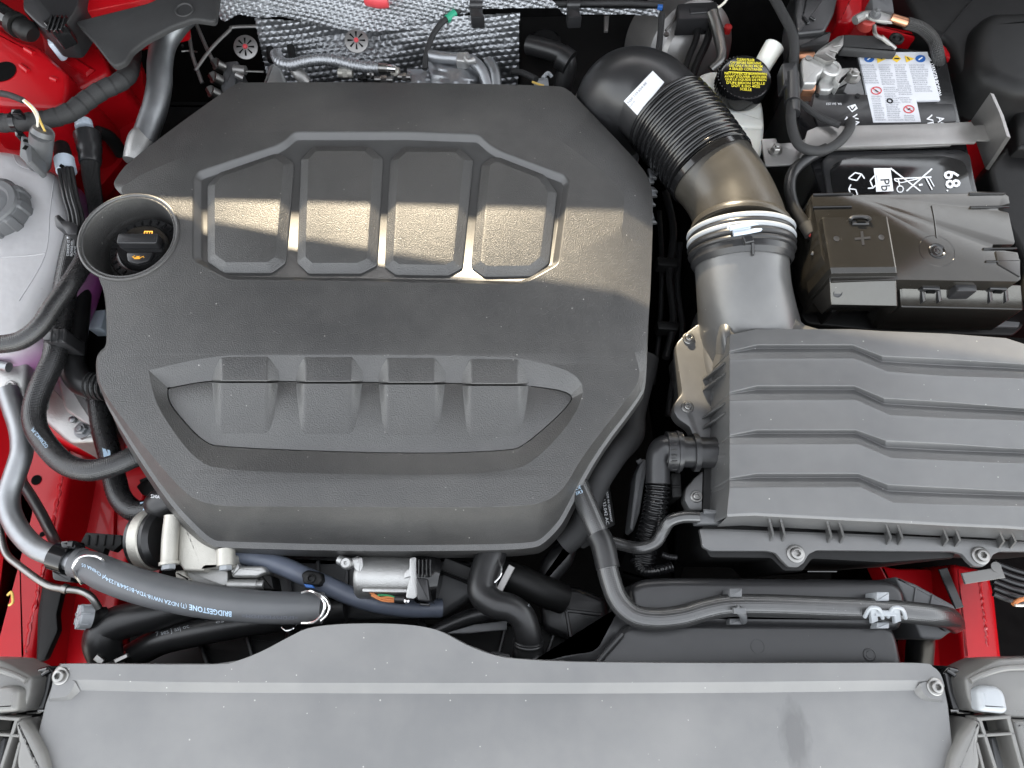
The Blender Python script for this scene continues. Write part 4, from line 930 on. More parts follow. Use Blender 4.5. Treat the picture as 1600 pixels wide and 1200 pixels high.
mb = MB(); mb.bar((1340, 345, .0375), (1353, 345, .0375), 5, .002); mb.obj('latch_opening', BLACK, fb)
mb = MB(); write(mb, '+', [(1336, 384), (1361, 382), (1358, 361), (1334, 363)], bfl, .0006); mb.obj('plus_sign', SATIN, o)
mb = MB()
for x, y in ((1307, 373), (1377, 371)): c = hit(bfl, x, y, 0); mb.lathe(c, [(.0035, -.001), (.0035, .0006), (.0015, .0003), (0, .0003)], seg=18)
c = hit(bfl, 1309, 458, .0); mb.lathe(c, [(.0052, -.002), (.0052, .0008), (.0045, .0008), (.0044, 0), (0, 0)], V((0, -.6, .8)), 20); mb.obj('moulding_mark', SATIN, fb)
mb = MB(); c = hit(bx, 1464, 392, 0)
for R_ in (.0205,): mb.tube([c+V((cos(2*pi*i/48), sin(2*pi*i/48), 0))*R_ for i in range(48)], .0004, 6, closed=True)
mb.lathe(c, [(.0098, -.001), (.0098, .0008), (.0088, .0014), (.0078, .0008), (.0070, .0001), (.003, .0003), (0, .0003)], seg=32); mb.obj('moulded_ring', GLOSS, fb)
mb = MB()
for i in range(5):
    a = 2*pi*i/5; mb.tube([c+V((cos(a), sin(a), .0006/.004))*.004, c+V((cos(a+1), sin(a+1), .0006/.004))*.004], .0007, 6)
mb.obj('moulded_emblem', SATIN, fb)
mb = MB(); mb.hose([(1455, 322, .0216), (1459, 340, .0216), (1463, 372, .0216)], 1.5, 4, 8)
for y, xa, xb in ((303, 1270, 1332), (323, 1270, 1330), (302, 1514, 1570), (323, 1516, 1576), (388, 1536, 1588), (408, 1540, 1592)): mb.hose([(xa, y+1, .0222), (xb, y, .0222)], 2, 1, 8)
mb.obj('edge_bead', GLOSS, fb)
for x in (1455, 1560):
    mb = MB(); mb.bar((x-13, 447, .004), (x-10, 470, -.008), 5, .008); mb.bar((x+12, 447, .004), (x+15, 470, -.008), 5, .008); mb.bar((x-13, 448, .007), (x+14, 449, .007), 7, .008); mb.obj('latch', SATIN, fb)
    mb = MB(); mb.bar((x-6, 453, .0045), (x+7, 453.5, .0045), 7, .004); mb.obj('latch_opening', BLACK, fb)
mb = MB(); mb.blk([(1492, 442), (1526, 443), (1528, 455), (1496, 455)], .012, .02, .002, 3); mb.obj('centre_tab', SATIN, fb)
mb = MB(); mb.hose([(1268, 395, -.0), (1276, 402, .0), (1278, 430, -.005), (1283, 445, -.01)], 3, 4, 8); mb.hose([(1273, 394, .0), (1279, 410, .0), (1282, 435, -.01)], 2.5, 4, 8); mb.obj('side_hook', MGREY, fb)
for i, (x, y, r) in enumerate(((1568, 402, 1),)):
    mb = MB(); mb.blk([(1556, 392), (1586, 395), (1594, 406), (1594, 432), (1560, 412)], .0235, .002, .0005); mb.obj('latch_plate', SATIN, fb)
# red and black cables beside it
mb = MB(); mb.hose([(1200, -20, .02), (1222, 20, .02), (1240, 60, .018), (1240, 110, .01), (1238, 150, .012), (1236, 190, .02), (1248, 226, .022), (1278, 236, .024), (1306, 226, .026), (1326, 204, .026), (1329, 190, .01)], 7.5, 8, 14); t = thing('battery_cable', 'black taped cable looping down beside battery and over strap', 'cable', (1240, 150, 0)); mb.obj('cable', TAPE, t)
mb = MB(); mb.hose([(1237, 118, .014, 12), (1238, 160, .014, 12)], n=2); mb.hose([(1240, 160, .014, 10), (1240, 178, .016, 10)], n=1); mb.blk([(1222, 98), (1246, 96), (1250, 130), (1224, 134)], .02, .02, .002, 3); mb.obj('connector', SATIN, t)
mb = MB(); mb.hose([(1292, 232, .016), (1264, 246, .01), (1240, 268, .0), (1234, 292, .0), (1240, 322, .0), (1254, 346, .0), (1262, 356, .0)], 9, 8, 14); t = thing('positive_cable', 'black sleeved cable with red end entering the fuse box side', 'cable', (1245, 310, -.02)); mb.obj('sleeve', RUBBER, t)
mb = MB(); mb.hose([(1258, 350, .0, 11), (1268, 366, .0, 11)], n=2); mb.obj('sleeve_end', TAPE, t); mb = MB(); mb.hose([(1266, 362, .0), (1282, 380, .0)], 6, 2, 12); mb.obj('red_core', DRED, t)
mb = MB(); mb.hose([(1246, 158, .012), (1280, 182, .016), (1312, 196, .02)], 5, 5, 10); mb.thing('battery_lead', 'thin black lead running across battery to the strap', 'cable', TAPE)
# ground lead, terminal post behind
g = thing('earth_cable', 'black braided earth cable with copper lug behind the battery', 'cable', (1430, 50, 0))
mb = MB(); mb.hose([(1416, 36, .035), (1440, 44, .03), (1458, 62, .02), (1466, 88, .01), (1466, 110, -.02)], 9, 6, 16); mb.obj('sleeve', MESHLOOM, g)
mb = MB(); mb.hose([(1392, 28, .036, 7), (1424, 38, .034, 7)], n=2, seg=14); mb.obj('crimp', COPPER, g)
mb = MB(); mb.blk([(1358, 18), (1372, 16), (1400, 26), (1398, 34), (1376, 32), (1360, 28)], .036, .004, .001, 3); mb.obj('lug', CAST, g)
t = thing('jump_post', 'jump start post with red cap behind the battery', 'post', (1360, 35, 0))
mb = MB(); mb.disc(1350, 42, .0, [(12, 0), (12, .012), (10, .014), (0, .014)]); mb.obj('red_cap', DRED, t)
mb = MB(); mb.hose([(1336, 32, .02), (1352, 24, .022), (1368, 26, .028)], 7, 4, 12); mb.obj('stem', CAST, t)
hexbolt(t, 1367, 24, .037, 6, .008, MGREY)
mb = MB(); mb.blk([(1362, -8), (1394, -8), (1398, 20), (1364, 14)], .03, .02, .002, 3); mb.obj('holder', MGREY, t)
mb = MB(); mb.hose([(1366, 40, .032), (1368, 54, .03), (1378, 60, .028)], 3, 4, 8); mb.hose([(1376, 58, .026, 4), (1398, 76, .015, 4)], n=2, seg=10); mb.obj('crimped_lug', STEEL, t)
mb = MB(); mb.blk([(1318, 52), (1372, 54), (1388, 64), (1404, 82), (1314, 76)], .02, .012, .004, 5, n=3)
mb.thing('taped_cable_end', 'black taped cable bundle behind the silver terminal', 'cable bundle', TAPE)
mb = MB(); mb.disc(1400, 62, .004, [(11, 0), (11, .003), (8, .004), (6, .001), (3, .003), (0, .003)]); mb.thing('rubber_plug', 'round black plug behind the battery label', 'plug', DARK)
t = thing('wiring_duct', 'dark plastic cable duct in the corner above the battery', 'cable duct', (1280, 30, 0))
mb = MB(); mb.blk([(1250, -40), (1318, -40), (1304, 20), (1290, 48), (1246, 52), (1242, 20)], .025, .05, .004, 6, n=3); mb.obj('duct', SATIN, t)
mb = MB(); mb.blk([(1244, 50), (1300, 48), (1296, 66), (1250, 74)], .018, .05, .003, 4); mb.obj('sleeve', RUBBER, t)
mb = MB(); mb.bar((1256, 25, .028), (1264, 36, .028), 5, .004); mb.bar((1266, 25, .028), (1274, 30, .028), 4, .004); mb.hose([(1262, -10, .03), (1256, 20, .03)], 1.2, 2, 6); mb.obj('clip', GLOSS, t)
# right liner
hl = thing('wheel_arch_liner', 'dark smooth moulded housing in the top right corner', 'housing', (1560, 60, -.05))
mb = MB(); mb.blk([(1400, -40), (1720, -40), (1720, 120), (1620, 150), (1540, 142), (1512, 120), (1500, 96), (1484, 62), (1440, 40)], .0, .1, .008, 12, n=4); mb.obj('liner', DARK, hl)
mb = MB(); mb.blk([(1530, 30), (1550, 12), (1720, 10), (1720, 140), (1600, 142), (1540, 120), (1524, 80)], .025, .06, .02, 20, .01, n=5); mb.obj('bulge', DARK, hl)
mb = MB(); mb.hose([(1548, 134, .006), (1590, 130, .006), (1640, 124, .006)], 4, 4, 8); mb.obj('lower_lip', SATIN, hl)
mb = MB(); mb.hose([(1468, 60, .003), (1500, 22, .003), (1524, -6, .003)], 1, 3, 6); mb.obj('seam', GLOSS, hl)
mb = MB(); mb.blk([(1545, 262), (1590, 205), (1720, 190), (1720, 480), (1604, 470), (1600, 400), (1560, 330)], -.03, .1, .008, 8, n=4); mb.blk([(1588, 160), (1720, 150), (1720, 240), (1592, 230)], -.01, .05, .006, 5, n=3)
mb.thing('side_liner', 'dark plastic side liner right of the battery', 'liner', DARK)
# ================================================================== brake booster and reservoir
bo = thing('brake_booster', 'round grey steel brake booster behind the intake hose', 'brake booster', (1080, 80, -.2))
axb = V((.35, -.75, .45)).normalized(); cb = P(1082, 84, -.125)
mb = MB(); mb.lathe(cb, [(.078, -.08), (.078, -.02), (.076, -.006), (.068, .0), (.060, .004), (.056, .012), (.046, .018), (.04, .022), (.02, .024)], axb, 56); mb.obj('shell', STRAP, bo, 30)
for x0, y0, x1, y1 in ((1098, 40, 1070, 118), (1112, 46, 1086, 120)):
    pass
mb = MB(); mb.hose([(1092, 30, -.06), (1088, 60, -.062), (1076, 90, -.064), (1066, 122, -.066)], 5, 5, 10); mb.hose([(1114, 30, -.06), (1104, 66, -.062), (1090, 96, -.064), (1080, 126, -.066)], 6, 5, 10)
mb.thing('brake_pipe', 'pair of black brake pipes over the grey booster', 'pipe', DARK)
mb = MB(); mb.hose([(1112, 20, -.04), (1122, 50, -.045), (1128, 90, -.05), (1112, 110, -.06)], 9, 6, 12); mb.thing('support_bracket', 'bent grey bracket beside the brake booster', 'bracket', STEEL)
mb = MB(); mb.disc(1135, 50, -.07, [(6, 0), (6, .01), (0, .012)]); mb.thing('red_plug', 'small red plug behind the brake booster', 'plug', REDP)
br = thing('brake_fluid_reservoir', 'milky plastic brake fluid reservoir with black cap and yellow text', 'reservoir', (1150, 180, -.15))
mb = MB(); mb.blk([(1086, 128), (1094, 112), (1120, 106), (1180, 130), (1194, 160), (1197, 196), (1192, 240), (1176, 262), (1150, 262), (1100, 200)], -.030, .13, .010, 10, .004, n=4); mb.obj('tank', WHITEP, br)
mb = MB(); mb.blk([(1112, 176), (1150, 172), (1194, 186), (1194, 200), (1150, 198), (1116, 190)], -.026, .01, .004, 5, n=3); mb.obj('moulded_step', WHITEP, br)
mb = MB(); mb.hose([(1186, 112, -.015, 14), (1200, 88, -.01, 15), (1210, 72, -.005, 16)], n=4, seg=20); mb.obj('filler_neck', WHITEP, br)
za = .004; cp = P(1164, 117, za)
mb = MB(); kc = S(cp); mb.lathe(cp+V((0, 0, -.026)), [(40*kc, 0), (41*kc, .004), (41*kc, .022), (39*kc, .0255), (36*kc, .0265), (0, .0265)], V((.05, -.12, 1)), 48); capmb = mb; CP = mb.obj('cap', GLOSS, br, 35)
mb = MB()
for i in range(40):
    a = 2*pi*i/40; mb.tube([cp+V((cos(a)*41*kc, sin(a)*41*kc, -.022)), cp+V((cos(a)*41*kc, sin(a)*41*kc, -.003))], .0008, 5)
mb.obj('cap_ridge', GLOSS, CP)
bc = capmb.bvh(); mb = MB()
LINES = ['CLEAN FILLER', 'CAP BEFORE REMOVING', 'USE ONLY FLUID FROM', 'A SEALED CONTAINER', 'NETTOYER LE BOUCHON', 'AVANT D\'OUVRIR. N\'UTILISER', 'QUE LE LIQUIDE DE FREIN', 'D\'UN BIDON SCELLE', 'DOT 4 ISO 4925', 'SCELLE']
hw = [14, 24, 26, 26, 33, 33, 32, 30, 22, 9]
for i, (t_, h_) in enumerate(zip(LINES, hw)):
    y = 91+i*4.9+(2.0 if i > 3 else 0); cx = 1165
    write(mb, t_, [(cx-h_, y+4.1), (cx+h_, y+5.6), (cx+h_, y+1.5), (cx-h_, y)], bc, .0006, True)
dline(mb, [(1138, 112.6), (1196, 115.6)], 1.2, bc, .0006)
mb.obj('cap_text', YELLOW, CP)
# ================================================================== left side
tk = thing('expansion_tank', 'translucent white coolant tank with violet coolant at left edge', 'coolant tank', (40, 400, -.13))
tank_px = [(-90, 232), (0, 230), (24, 234), (46, 250), (74, 262), (82, 272), (92, 300), (104, 332), (108, 352), (100, 388), (86, 430), (62, 482), (40, 524), (0, 545), (-90, 545)]
m = M('tank_plastic', (.34, .335, .34), .30, sss=.4, var=.05, grain=(50, .0006)); t_ = m.node_tree; b_ = t_.nodes['Principled BSDF']
cur = b_.inputs['Base Color'].links[0].from_socket; tc = t_.nodes.new('ShaderNodeTexCoord'); sx = t_.nodes.new('ShaderNodeSeparateXYZ'); t_.links.new(tc.outputs['Object'], sx.inputs[0])
mr = t_.nodes.new('ShaderNodeMapRange'); mr.inputs[1].default_value = .030; mr.inputs[2].default_value = .080; t_.links.new(sx.outputs[2], mr.inputs[0])
mx = t_.nodes.new('ShaderNodeMix'); mx.data_type = 'RGBA'; t_.links.new(mr.outputs[0], mx.inputs[0]); mx.inputs[6].default_value = (.42, .10, .36, 1); t_.links.new(cur, mx.inputs[7]); t_.links.new(mx.outputs[2], b_.inputs['Base Color'])
mb = MB(); t = ccw(pl(tank_px, -.038, 12, 4)); rings = []
for d, z in ((-.002, -.13), (-.008, -.12), (-.012, -.095), (-.008, -.072), (-.003, -.058), (.0, -.050), (.004, -.043), (.012, -.039), (.02, -.038)):
    rings.append([V((p.x, p.y, z)) for p in off(t, d)])
mb.loft(rings, True, True); mb.obj('tank', m, tk, 60); bt_ = mb.bvh()
mb = MB()
for l in ([(86, 268), (78, 330), (70, 400), (30, 470)], [(0, 402), (40, 400), (70, 396)], [(20, 240), (30, 258), (60, 268)]):
    pts = [hit(bt_, x, y, 0) for x, y in [tuple(p[:2]) for p in dense(l, 6)]]; pts = [p for p in pts if p]
    if len(pts) > 2: mb.tube(pts, .0008, 6)
mb.obj('moulded_seam', m, tk)
mb = MB(); pts = [hit(bt_, x, y, .0003) for x, y in ((0, 402), (24, 402), (24, 500), (0, 500))]
cpz = -.012

mb = MB(); c = P(-4, 326, -.030); k = S(c)
lob = lambda t, r: 1+(.05*(1 if cos(2*pi*t*9) > .2 else -.4))
mb.lathe(c, [(47*k, -.012), (47*k, .004), (44*k, .012), (40*k, .014)], seg=108, rmod=lob); mb.lathe(c, [(41*k, .0135), (39*k, .0165), (30*k, .017), (27*k, .0145), (24*k, .013), (0, .013)], seg=48); mb.obj('filler_cap', MGREY, tk, 40)['label'] = 'round dark grey screw cap with gripping lobes'
lc = thing('level_sensor_plug', 'dark grey connector with white and yellow wires above the tank', 'connector', (62, 235, -.04))
mb = MB(); mb.hose([(66, 208, .02), (60, 256, -.035)], 17, 3, 24); mb.hose([(67, 203, .024, 14), (65, 210, .02, 16)], n=1, seg=24); mb.obj('barrel', MGREY, lc)
mb = MB(); mb.blk([(33, 212), (48, 215), (50, 252), (44, 256), (30, 244)], .01, .03, .001, 2); mb.obj('lock_housing', MGREY, lc)
mb = MB(); mb.bar((36, 218, .0108), (46, 221, .0108), 5, .002); mb.bar((36, 229, .0108), (42, 231, .0108), 8, .002); mb.obj('lock_opening', BLACK, lc)
mb = MB(); mb.hose([(-20, 143, .01), (12, 148, .012), (36, 157, .014)], 5, 5, 10); mb.obj('wire_sleeve', TAPE, lc)
mb = MB(); mb.hose([(36, 157, .014), (50, 170, .018), (58, 186, .024), (60, 203, .024)], 1.8, 6, 8); mb.hose([(38, 156, .014), (52, 168, .02), (59, 180, .027), (58, 200, .026)], 1.8, 6, 8); mb.obj('white_wire', WIREW, lc)
mb = MB(); mb.hose([(40, 158, .015), (56, 174, .022), (64, 192, .026), (70, 205, .024)], 1.8, 6, 8); mb.obj('yellow_wire', WIREY, lc)
# wiring harness
hn = thing('wiring_harness', 'thick tape wrapped wiring harness across the red strut tower', 'wiring harness', (110, 170, -.03))
mb = MB(); mb.hose([(-30, 191, -.01), (10, 192, -.01), (50, 190, -.012), (85, 184, -.014), (112, 174, -.016), (134, 158, -.018), (160, 141, -.02), (184, 130, -.024), (198, 118, -.03), (204, 100, -.05), (206, 80, -.08)], 14, 16, 20, rfun=lambda L, r: r*(1+.10*((L/.0165) % 1)-.05+.02*sin(L*60))); mb.obj('taped_bundle', TAPE, hn, 60)
mb = MB(); mb.hose([(22, 191, -.0105, 15.6), (30, 191, -.0105, 15.6)], n=2, seg=24); mb.blk([(17, 170), (32, 170), (32, 178), (17, 178)], .01, .02, .001, 2); mb.blk([(22, 204), (34, 204), (32, 213), (24, 213)], .0, .02, .001, 2); mb.obj('cable_tie', GLOSS, hn)
# ribbed conduits
q = thing('ribbed_conduit', 'black lengthwise ribbed coolant conduit with pale blue collar', 'conduit', (112, 310, -.06))
cpath = [(102, 262, -.04), (106, 285, -.04), (111, 310, -.04), (118, 335, -.042), (121, 362, -.045), (120, 385, -.05)]
mb = MB()
for a in range(4):
    o_ = (a-1.5)*6.2; mb.hose([(x+o_, y, z+.012-.0014*abs(a-1.5)**2) for x, y, z in cpath], 3.6, 6, 10)
mb.hose([(x, y, z) for x, y, z in cpath], 11, 6, 14); mb.obj('ribbed_tube', RUBBER, q, 60)
mb = MB(); mb.hose([(100, 249, -.038), (104, 268, -.038)], 14.5, 2, 24); mb.obj('collar', BLUEW, q)
mb = MB(); mb.bar((93, 257, -.020), (97, 259, -.020), 5, .003); mb.obj('collar_slot', BLACK, q)
mb = MB(); mb.hose([(96, 228, -.045, 11), (100, 249, -.04, 13)], n=2); mb.obj('quick_coupling', DARK, q)
q = thing('braided_conduit', 'black braided hose with pale blue ringed end beside silver pipe', 'conduit', (140, 270, -.06))
mb = MB(); mb.hose([(136, 210, -.05, 19), (140, 235, -.052, 17), (141, 256, -.054, 15)], n=6, seg=22, rfun=lambda L, r: r*(1+.05*(1 if (L*300) % 1 > .5 else 0))); mb.obj('coupling', SATIN, q)
mb = MB(); mb.hose([(130, 190, -.045, 12.5), (132, 200, -.046, 13)], n=1, seg=22); mb.obj('collar', BLUEW, q)
mb = MB(); mb.hose([(141, 254, -.055, 14), (142, 275, -.06, 13), (146, 300, -.065, 12), (150, 328, -.075, 11), (152, 350, -.085, 11)], n=7, seg=18); mb.obj('braided_tube', MESHLOOM, q, 60)
mb = MB(); mb.hose([(152, 205, -.07, 9), (172, 215, -.09, 10), (190, 240, -.12, 10)], n=4); mb.obj('branch', DARK, q)
# silver pipe
sp2 = thing('aluminium_pipe', 'thick bare aluminium pipe running down to the engine cover corner', 'pipe', (240, 130, -.08))
mb = MB(); mb.hose([(290, 22, -.03), (272, 42, -.035), (256, 68, -.04), (250, 100, -.042), (249, 132, -.044), (243, 165, -.046), (233, 195, -.05), (224, 222, -.052)], 18.5, 8, 26); mb.obj('pipe', ALU, sp2, 60)
mb = MB(); mb.hose([(228, 214, -.051, 19), (222, 220, -.0515, 20.5), (216, 238, -.0525, 20), (210, 254, -.054, 17)], n=3, seg=26); mb.obj('flared_end', CAST, sp2, 40)
# hoses on the left, upper to lower
h1 = thing('bleed_hose', 'shiny black hose curving from the cover to the left edge', 'hose', (80, 480, -.03))
mb = MB(); mb.hose([(150, 372, -.05), (134, 404, -.03), (112, 440, -.016), (84, 478, -.008), (62, 510, -.005), (36, 530, -.005), (10, 537, -.005), (-30, 540, -.005)], 14.5, 9, 24); mb.obj('hose', BRAID_SHADED, h1, 60)
h2 = thing('coolant_hose', 'long s-shaped black hose sweeping under the lower left cover edge', 'hose', (80, 600, -.1))
mb = MB(); mb.hose([(119, 372, -.05), (112, 400, -.05), (102, 450, -.05), (96, 490, -.05), (90, 522, -.05), (84, 560, -.05), (66, 600, -.05), (54, 636, -.05), (56, 668, -.05), (76, 700, -.05), (104, 726, -.05), (140, 735, -.05), (178, 727, -.052), (214, 712, -.058), (250, 700, -.07)], 17, 8, 24); HP_h2 = mb.obj('hose', BRAID_SHADED, h2, 60); b2_ = mb.bvh()
mb = MB(); write(mb, 'CW-AE 4A\nEPDM/PE 850\nCOOLING 12', [(104, 400), (106, 376), (120, 376), (118, 402)], b2_, .0006); dpoly(mb, [(105, 370), (119, 371), (119, 374), (105, 373)], b2_, .0006); mb.obj('lettering', WHITEINK, HP_h2)
mb = MB(); write(mb, 'OZ30AKZ-FE', [(76, 697), (52, 668), (49, 672), (72, 701)], b2_, .0006); mb.obj('lettering', PALEINK, HP_h2)
mb = MB(); mb.blk([(70, 512), (104, 514), (102, 536), (66, 532)], -.026, .04, .0015, 3)
for i in range(3): mb.bar((80+i*10, 513, -.0245), (78+i*10, 534, -.0245), 2.5, .003)
mb.thing('hose_clip', 'black grooved clip holding the s-shaped hose below the tank', 'clip', SATIN)
mb = MB(); mb.blk([(84, 338), (92, 334), (94, 344), (112, 346), (122, 352), (120, 366), (104, 366), (100, 358), (86, 354)], -.02, .03, .0015, 3); mb.thing('pipe_clip', 'small black clip where ribbed conduit meets the coolant hose', 'clip', SATIN)
h3 = thing('heater_hose', 'dark rubber elbow hose turning under the left cover edge', 'hose', (125, 560, -.12))
mb = MB(); mb.hose([(124, 380, -.1), (122, 440, -.095), (118, 490, -.09), (114, 530, -.085), (112, 568, -.082), (124, 594, -.082), (146, 604, -.084), (168, 605, -.09)], 20, 8, 24); mb.obj('hose', RUBBER, h3, 60)
mb = MB()
for i in range(4): mb.hose([(140+i*7, 603+i*.5, -.084), (143+i*7, 603+i*.5, -.084)], 21.5, 1, 24)
mb.obj('spring_clamp', MESHLOOM, h3)
h4 = thing('coolant_hose', 'black hose running down over red panel with pale paint mark', 'hose', (180, 720, -.16))
mb = MB(); mb.hose([(154, 605, -.12), (157, 640, -.115), (162, 675, -.112), (172, 712, -.11), (178, 745, -.108), (188, 778, -.106), (208, 797, -.104), (232, 798, -.102), (252, 792, -.1)], 17, 8, 24); HP_h4 = mb.obj('hose', BRAID_SHADED, h4, 60); b4 = mb.bvh()
mb = MB(); dline(mb, [(226, 786), (227, 792), (225, 800), (228, 806)], 4, b4, .0006); dline(mb, [(219, 787), (233, 783)], 2, b4, .0006); dpoly(mb, [(160, 700), (172, 704), (173, 716), (163, 717)], b4, .0005); mb.obj('paint_mark', PALEINK, HP_h4)
mb = MB(); mb.hose([(236, 796, -.09, 17), (246, 790, -.088, 23), (262, 782, -.084, 24), (278, 774, -.08, 24)], n=4, seg=26); el = mb; e_ = mb.thing('thermostat_elbow', 'black rubber elbow tucked under the lower left cover corner', 'elbow', RUBBER, ang=60)
mb2 = MB(); write(mb2, 'A0NZ', [(250, 779), (236, 778), (236, 773), (250, 774)], el.bvh(), .0006); mb2.obj('lettering', WHITEINK, e_)
mb = MB(); mb.hose([(262, 808, -.07), (268, 813, -.065), (278, 806, -.07)], 2.4, 4, 8); mb.thing('spring_clip', 'thin black wire clip under the thermostat elbow', 'clip', DARK)
# cast engine mount
em = thing('engine_mount', 'cast aluminium engine mount between hoses on the left', 'engine mount', (100, 620, -.22))
mb = MB(); mb.blk([(28, 552), (60, 540), (84, 500), (98, 520), (108, 580), (130, 620), (156, 640), (158, 690), (106, 692), (80, 670), (50, 640)], -.145, .08, .006, 8, .004, n=3); mb.obj('casting', CAST, em)
mb = MB(); mb.blk([(86, 512), (96, 500), (104, 530), (112, 600), (132, 632), (154, 652), (154, 678), (100, 640), (88, 590)], -.137, .02, .004, 8, n=3); mb.obj('raised_web', CAST, em)
hexbolt(em, 130, 672, -.141, 9, .008, ALU); mb = MB(); mb.disc(116, 657, -.144, [(5, 0), (5, .006), (0, .008)]); mb.obj('stud', ALU, em)
mb = MB(); mb.bar((124, 682, -.14), (142, 676, -.14), 8, .006, .001); mb.obj('locating_lug', ALU, em)
vb = thing('mount_arm', 'pale cast arm with a round bored hole at left edge', 'bracket', (20, 590, -.15))
mb = MB(); mb.blk([(-30, 548), (8, 552), (30, 546), (42, 560), (38, 620), (24, 632), (4, 626), (-30, 600)], -.075, .05, .005, 6, n=3); mb.obj('arm', CAST, vb)
mb = MB(); mb.disc(18, 604, -.0745, [(9, -.004), (9, .003), (7, .004), (5, .003), (4.5, -.002), (0, -.002)]); mb.obj('bored_boss', CAST, vb)
mb = MB(); mb.rod((-20, 568, -.062), (14, 574, -.062), 8); mb.obj('stub_pipe', ALU, vb)
# silver coolant pipe
ap = thing('coolant_pipe', 'satin silver pipe bending down the left side to black clamp', 'pipe', (30, 750, -.12))
mb = MB(); mb.hose([(12, 610, -.07), (22, 640, -.07), (32, 672, -.07), (34, 706, -.07), (24, 740, -.07), (14, 772, -.07), (16, 802, -.07), (32, 832, -.07), (56, 856, -.07), (84, 868, -.07), (112, 876, -.07), (130, 882, -.07)], 16, 8, 26); mb.obj('pipe', ALU, ap, 60)
pc = thing('pipe_clamp', 'black plastic clamp joining silver pipe and fat grey hose', 'clamp', (100, 875, -.12))
mb = MB(); mb.hose([(86, 868, -.07), (108, 875, -.07)], 22, 1, 26); mb.blk([(80, 890), (112, 896), (110, 910), (82, 906)], -.075, .05, .002, 4); mb.blk([(94, 846), (116, 844), (118, 856), (96, 856)], -.05, .02, .0015, 3); mb.bar((104, 850, -.045), (112, 850, -.045), 9, .008); mb.obj('clamp', GLOSS, pc)
gh = thing('radiator_hose', 'fat grey rubber hose with printed lettering across lower left', 'hose', (300, 930, -.12))
mb = MB(); mb.hose([(120, 880, -.066, 21), (142, 886, -.064, 24), (168, 898, -.063, 26), (205, 912, -.062, 26.5), (250, 925, -.062, 26.5), (300, 936, -.062, 26), (350, 943, -.062, 25.5), (400, 948, -.063, 25), (450, 950, -.064, 24.5), (504, 950, -.066, 24)], n=10, seg=32); HP_gh = mb.obj('hose', FATHOSE, gh, 60); bg_ = mb.bvh()
# lettering that reads upside down from the right end; centre line of the print follows the hose
ctr = dense([(x, y, z) for x, y, z, r in [(120, 880, 0, 0), (142, 888, 0, 0), (168, 904, 0, 0), (205, 920, 0, 0), (250, 936, 0, 0), (300, 949, 0, 0), (350, 958, 0, 0), (400, 962, 0, 0), (450, 964, 0, 0), (500, 963, 0, 0)]], 30)
def onc(x):
    return min(ctr, key=lambda p: abs(p[0]-x))[1]
def curve_write(mb, txt, xa, xb, hgt, b, dy=0, bold=False):
    vs, fs = glyphs(txt, bold); pts = []
    for u, v in vs:
        x = xa+(xb-xa)*u; y = onc(x)+dy; sgn = 1 if xb < xa else -1
        pts.append(hit(b, x, y+sgn*(v-.5)*hgt, .0005))
    mb.add([p or V((0, 0, -1)) for p in pts], [f for f in fs if all(pts[i] for i in f)])
mb = MB(); curve_write(mb, 'BRIDGESTONE', 362, 296, 8.5, bg_, 0, True); curve_write(mb, '(T) NDZA NW18-YDA-B1564/R1234yf', 292, 160, 8, bg_, 0); curve_write(mb, 'CHINA 05', 158, 128, 5, bg_, 0); mb.obj('lettering', PALEINK, HP_gh)
mb = MB(); curve_write(mb, '>EPDM/PES/EPDM<', 466, 378, 5, bg_, 1); mb.obj('lettering', INK, HP_gh)
def ringlet(parent, pts, z, r, name='wire_ring', mat=CHROME):
    mb = MB(); mb.hose([(x, y, zz) for (x, y), zz in zip(pts, z)], r, 6, 8); return mb.obj(name, mat, parent)
ringlet(gh, [(128, 912), (118, 898), (115, 884), (124, 872), (140, 868), (156, 872), (166, 882)], [-.062, -.05, -.042, -.040, -.040, -.042, -.055], 2.4)
mb = MB(); mb.hose([(118, 878, -.066, 23), (126, 880, -.066, 23)], n=1, seg=26); mb.obj('hose_end', MGREY, gh)
ringlet(gh, [(472, 926), (486, 924), (500, 932), (507, 945), (503, 960), (490, 972), (472, 974)], [-.05, -.042, -.038, -.037, -.038, -.042, -.05], 2.2)
ringlet(gh, [(498, 928), (510, 936), (515, 948), (512, 960), (502, 970)], [-.05, -.046, -.044, -.046, -.05], 2.2)
ringlet(gh, [(441, 980), (448, 985), (458, 982), (464, 974)], [-.075, -.072, -.072, -.078], 2)
# thin metal tube and knurled knob
tb = thing('thin_metal_tube', 'thin bent steel tube ending at a grey ribbed knob', 'tube', (80, 910, -.12))
mb = MB(); mb.hose([(-4, 800, -.09), (2, 840, -.09), (10, 866, -.09), (30, 884, -.09), (70, 912, -.09), (98, 920, -.09), (124, 923, -.09), (142, 932, -.09), (154, 950, -.10)], 5.5, 7, 14, rfun=None); mb.obj('tube', STEEL, tb, 60)
mb = MB(); mb.hose([(99, 919, -.09, 7.5), (106, 921, -.09, 7.5)], n=1); mb.obj('ferrule', STEEL, tb)
kn = thing('drain_valve', 'pale grey ribbed drain valve facing left at the lower left', 'valve', (130, 963, -.13))
c = P(125, 963, -.10); ka = V((-.75, 0, .66)).normalized(); k = S(c)
mb = MB(); mb.lathe(c, [(18*k, -.012), (18.5*k, 0), (17*k, .002), (0, .0035)], ka, 40); mb.obj('knob', MGREY if False else LGREY, kn, 30)
for i in range(7):
    a = 2*pi*i/7; e1 = ka.orthogonal().normalized(); e2 = ka.cross(e1); d = e1*cos(a)+e2*sin(a)
    mb = MB(); mb.tube([c+d*5*k+ka*.003, c+d*17.5*k+ka*.002, c+d*18.8*k-ka*.008], .0013, 6); mb.obj('knob_rib', LGREY, kn)
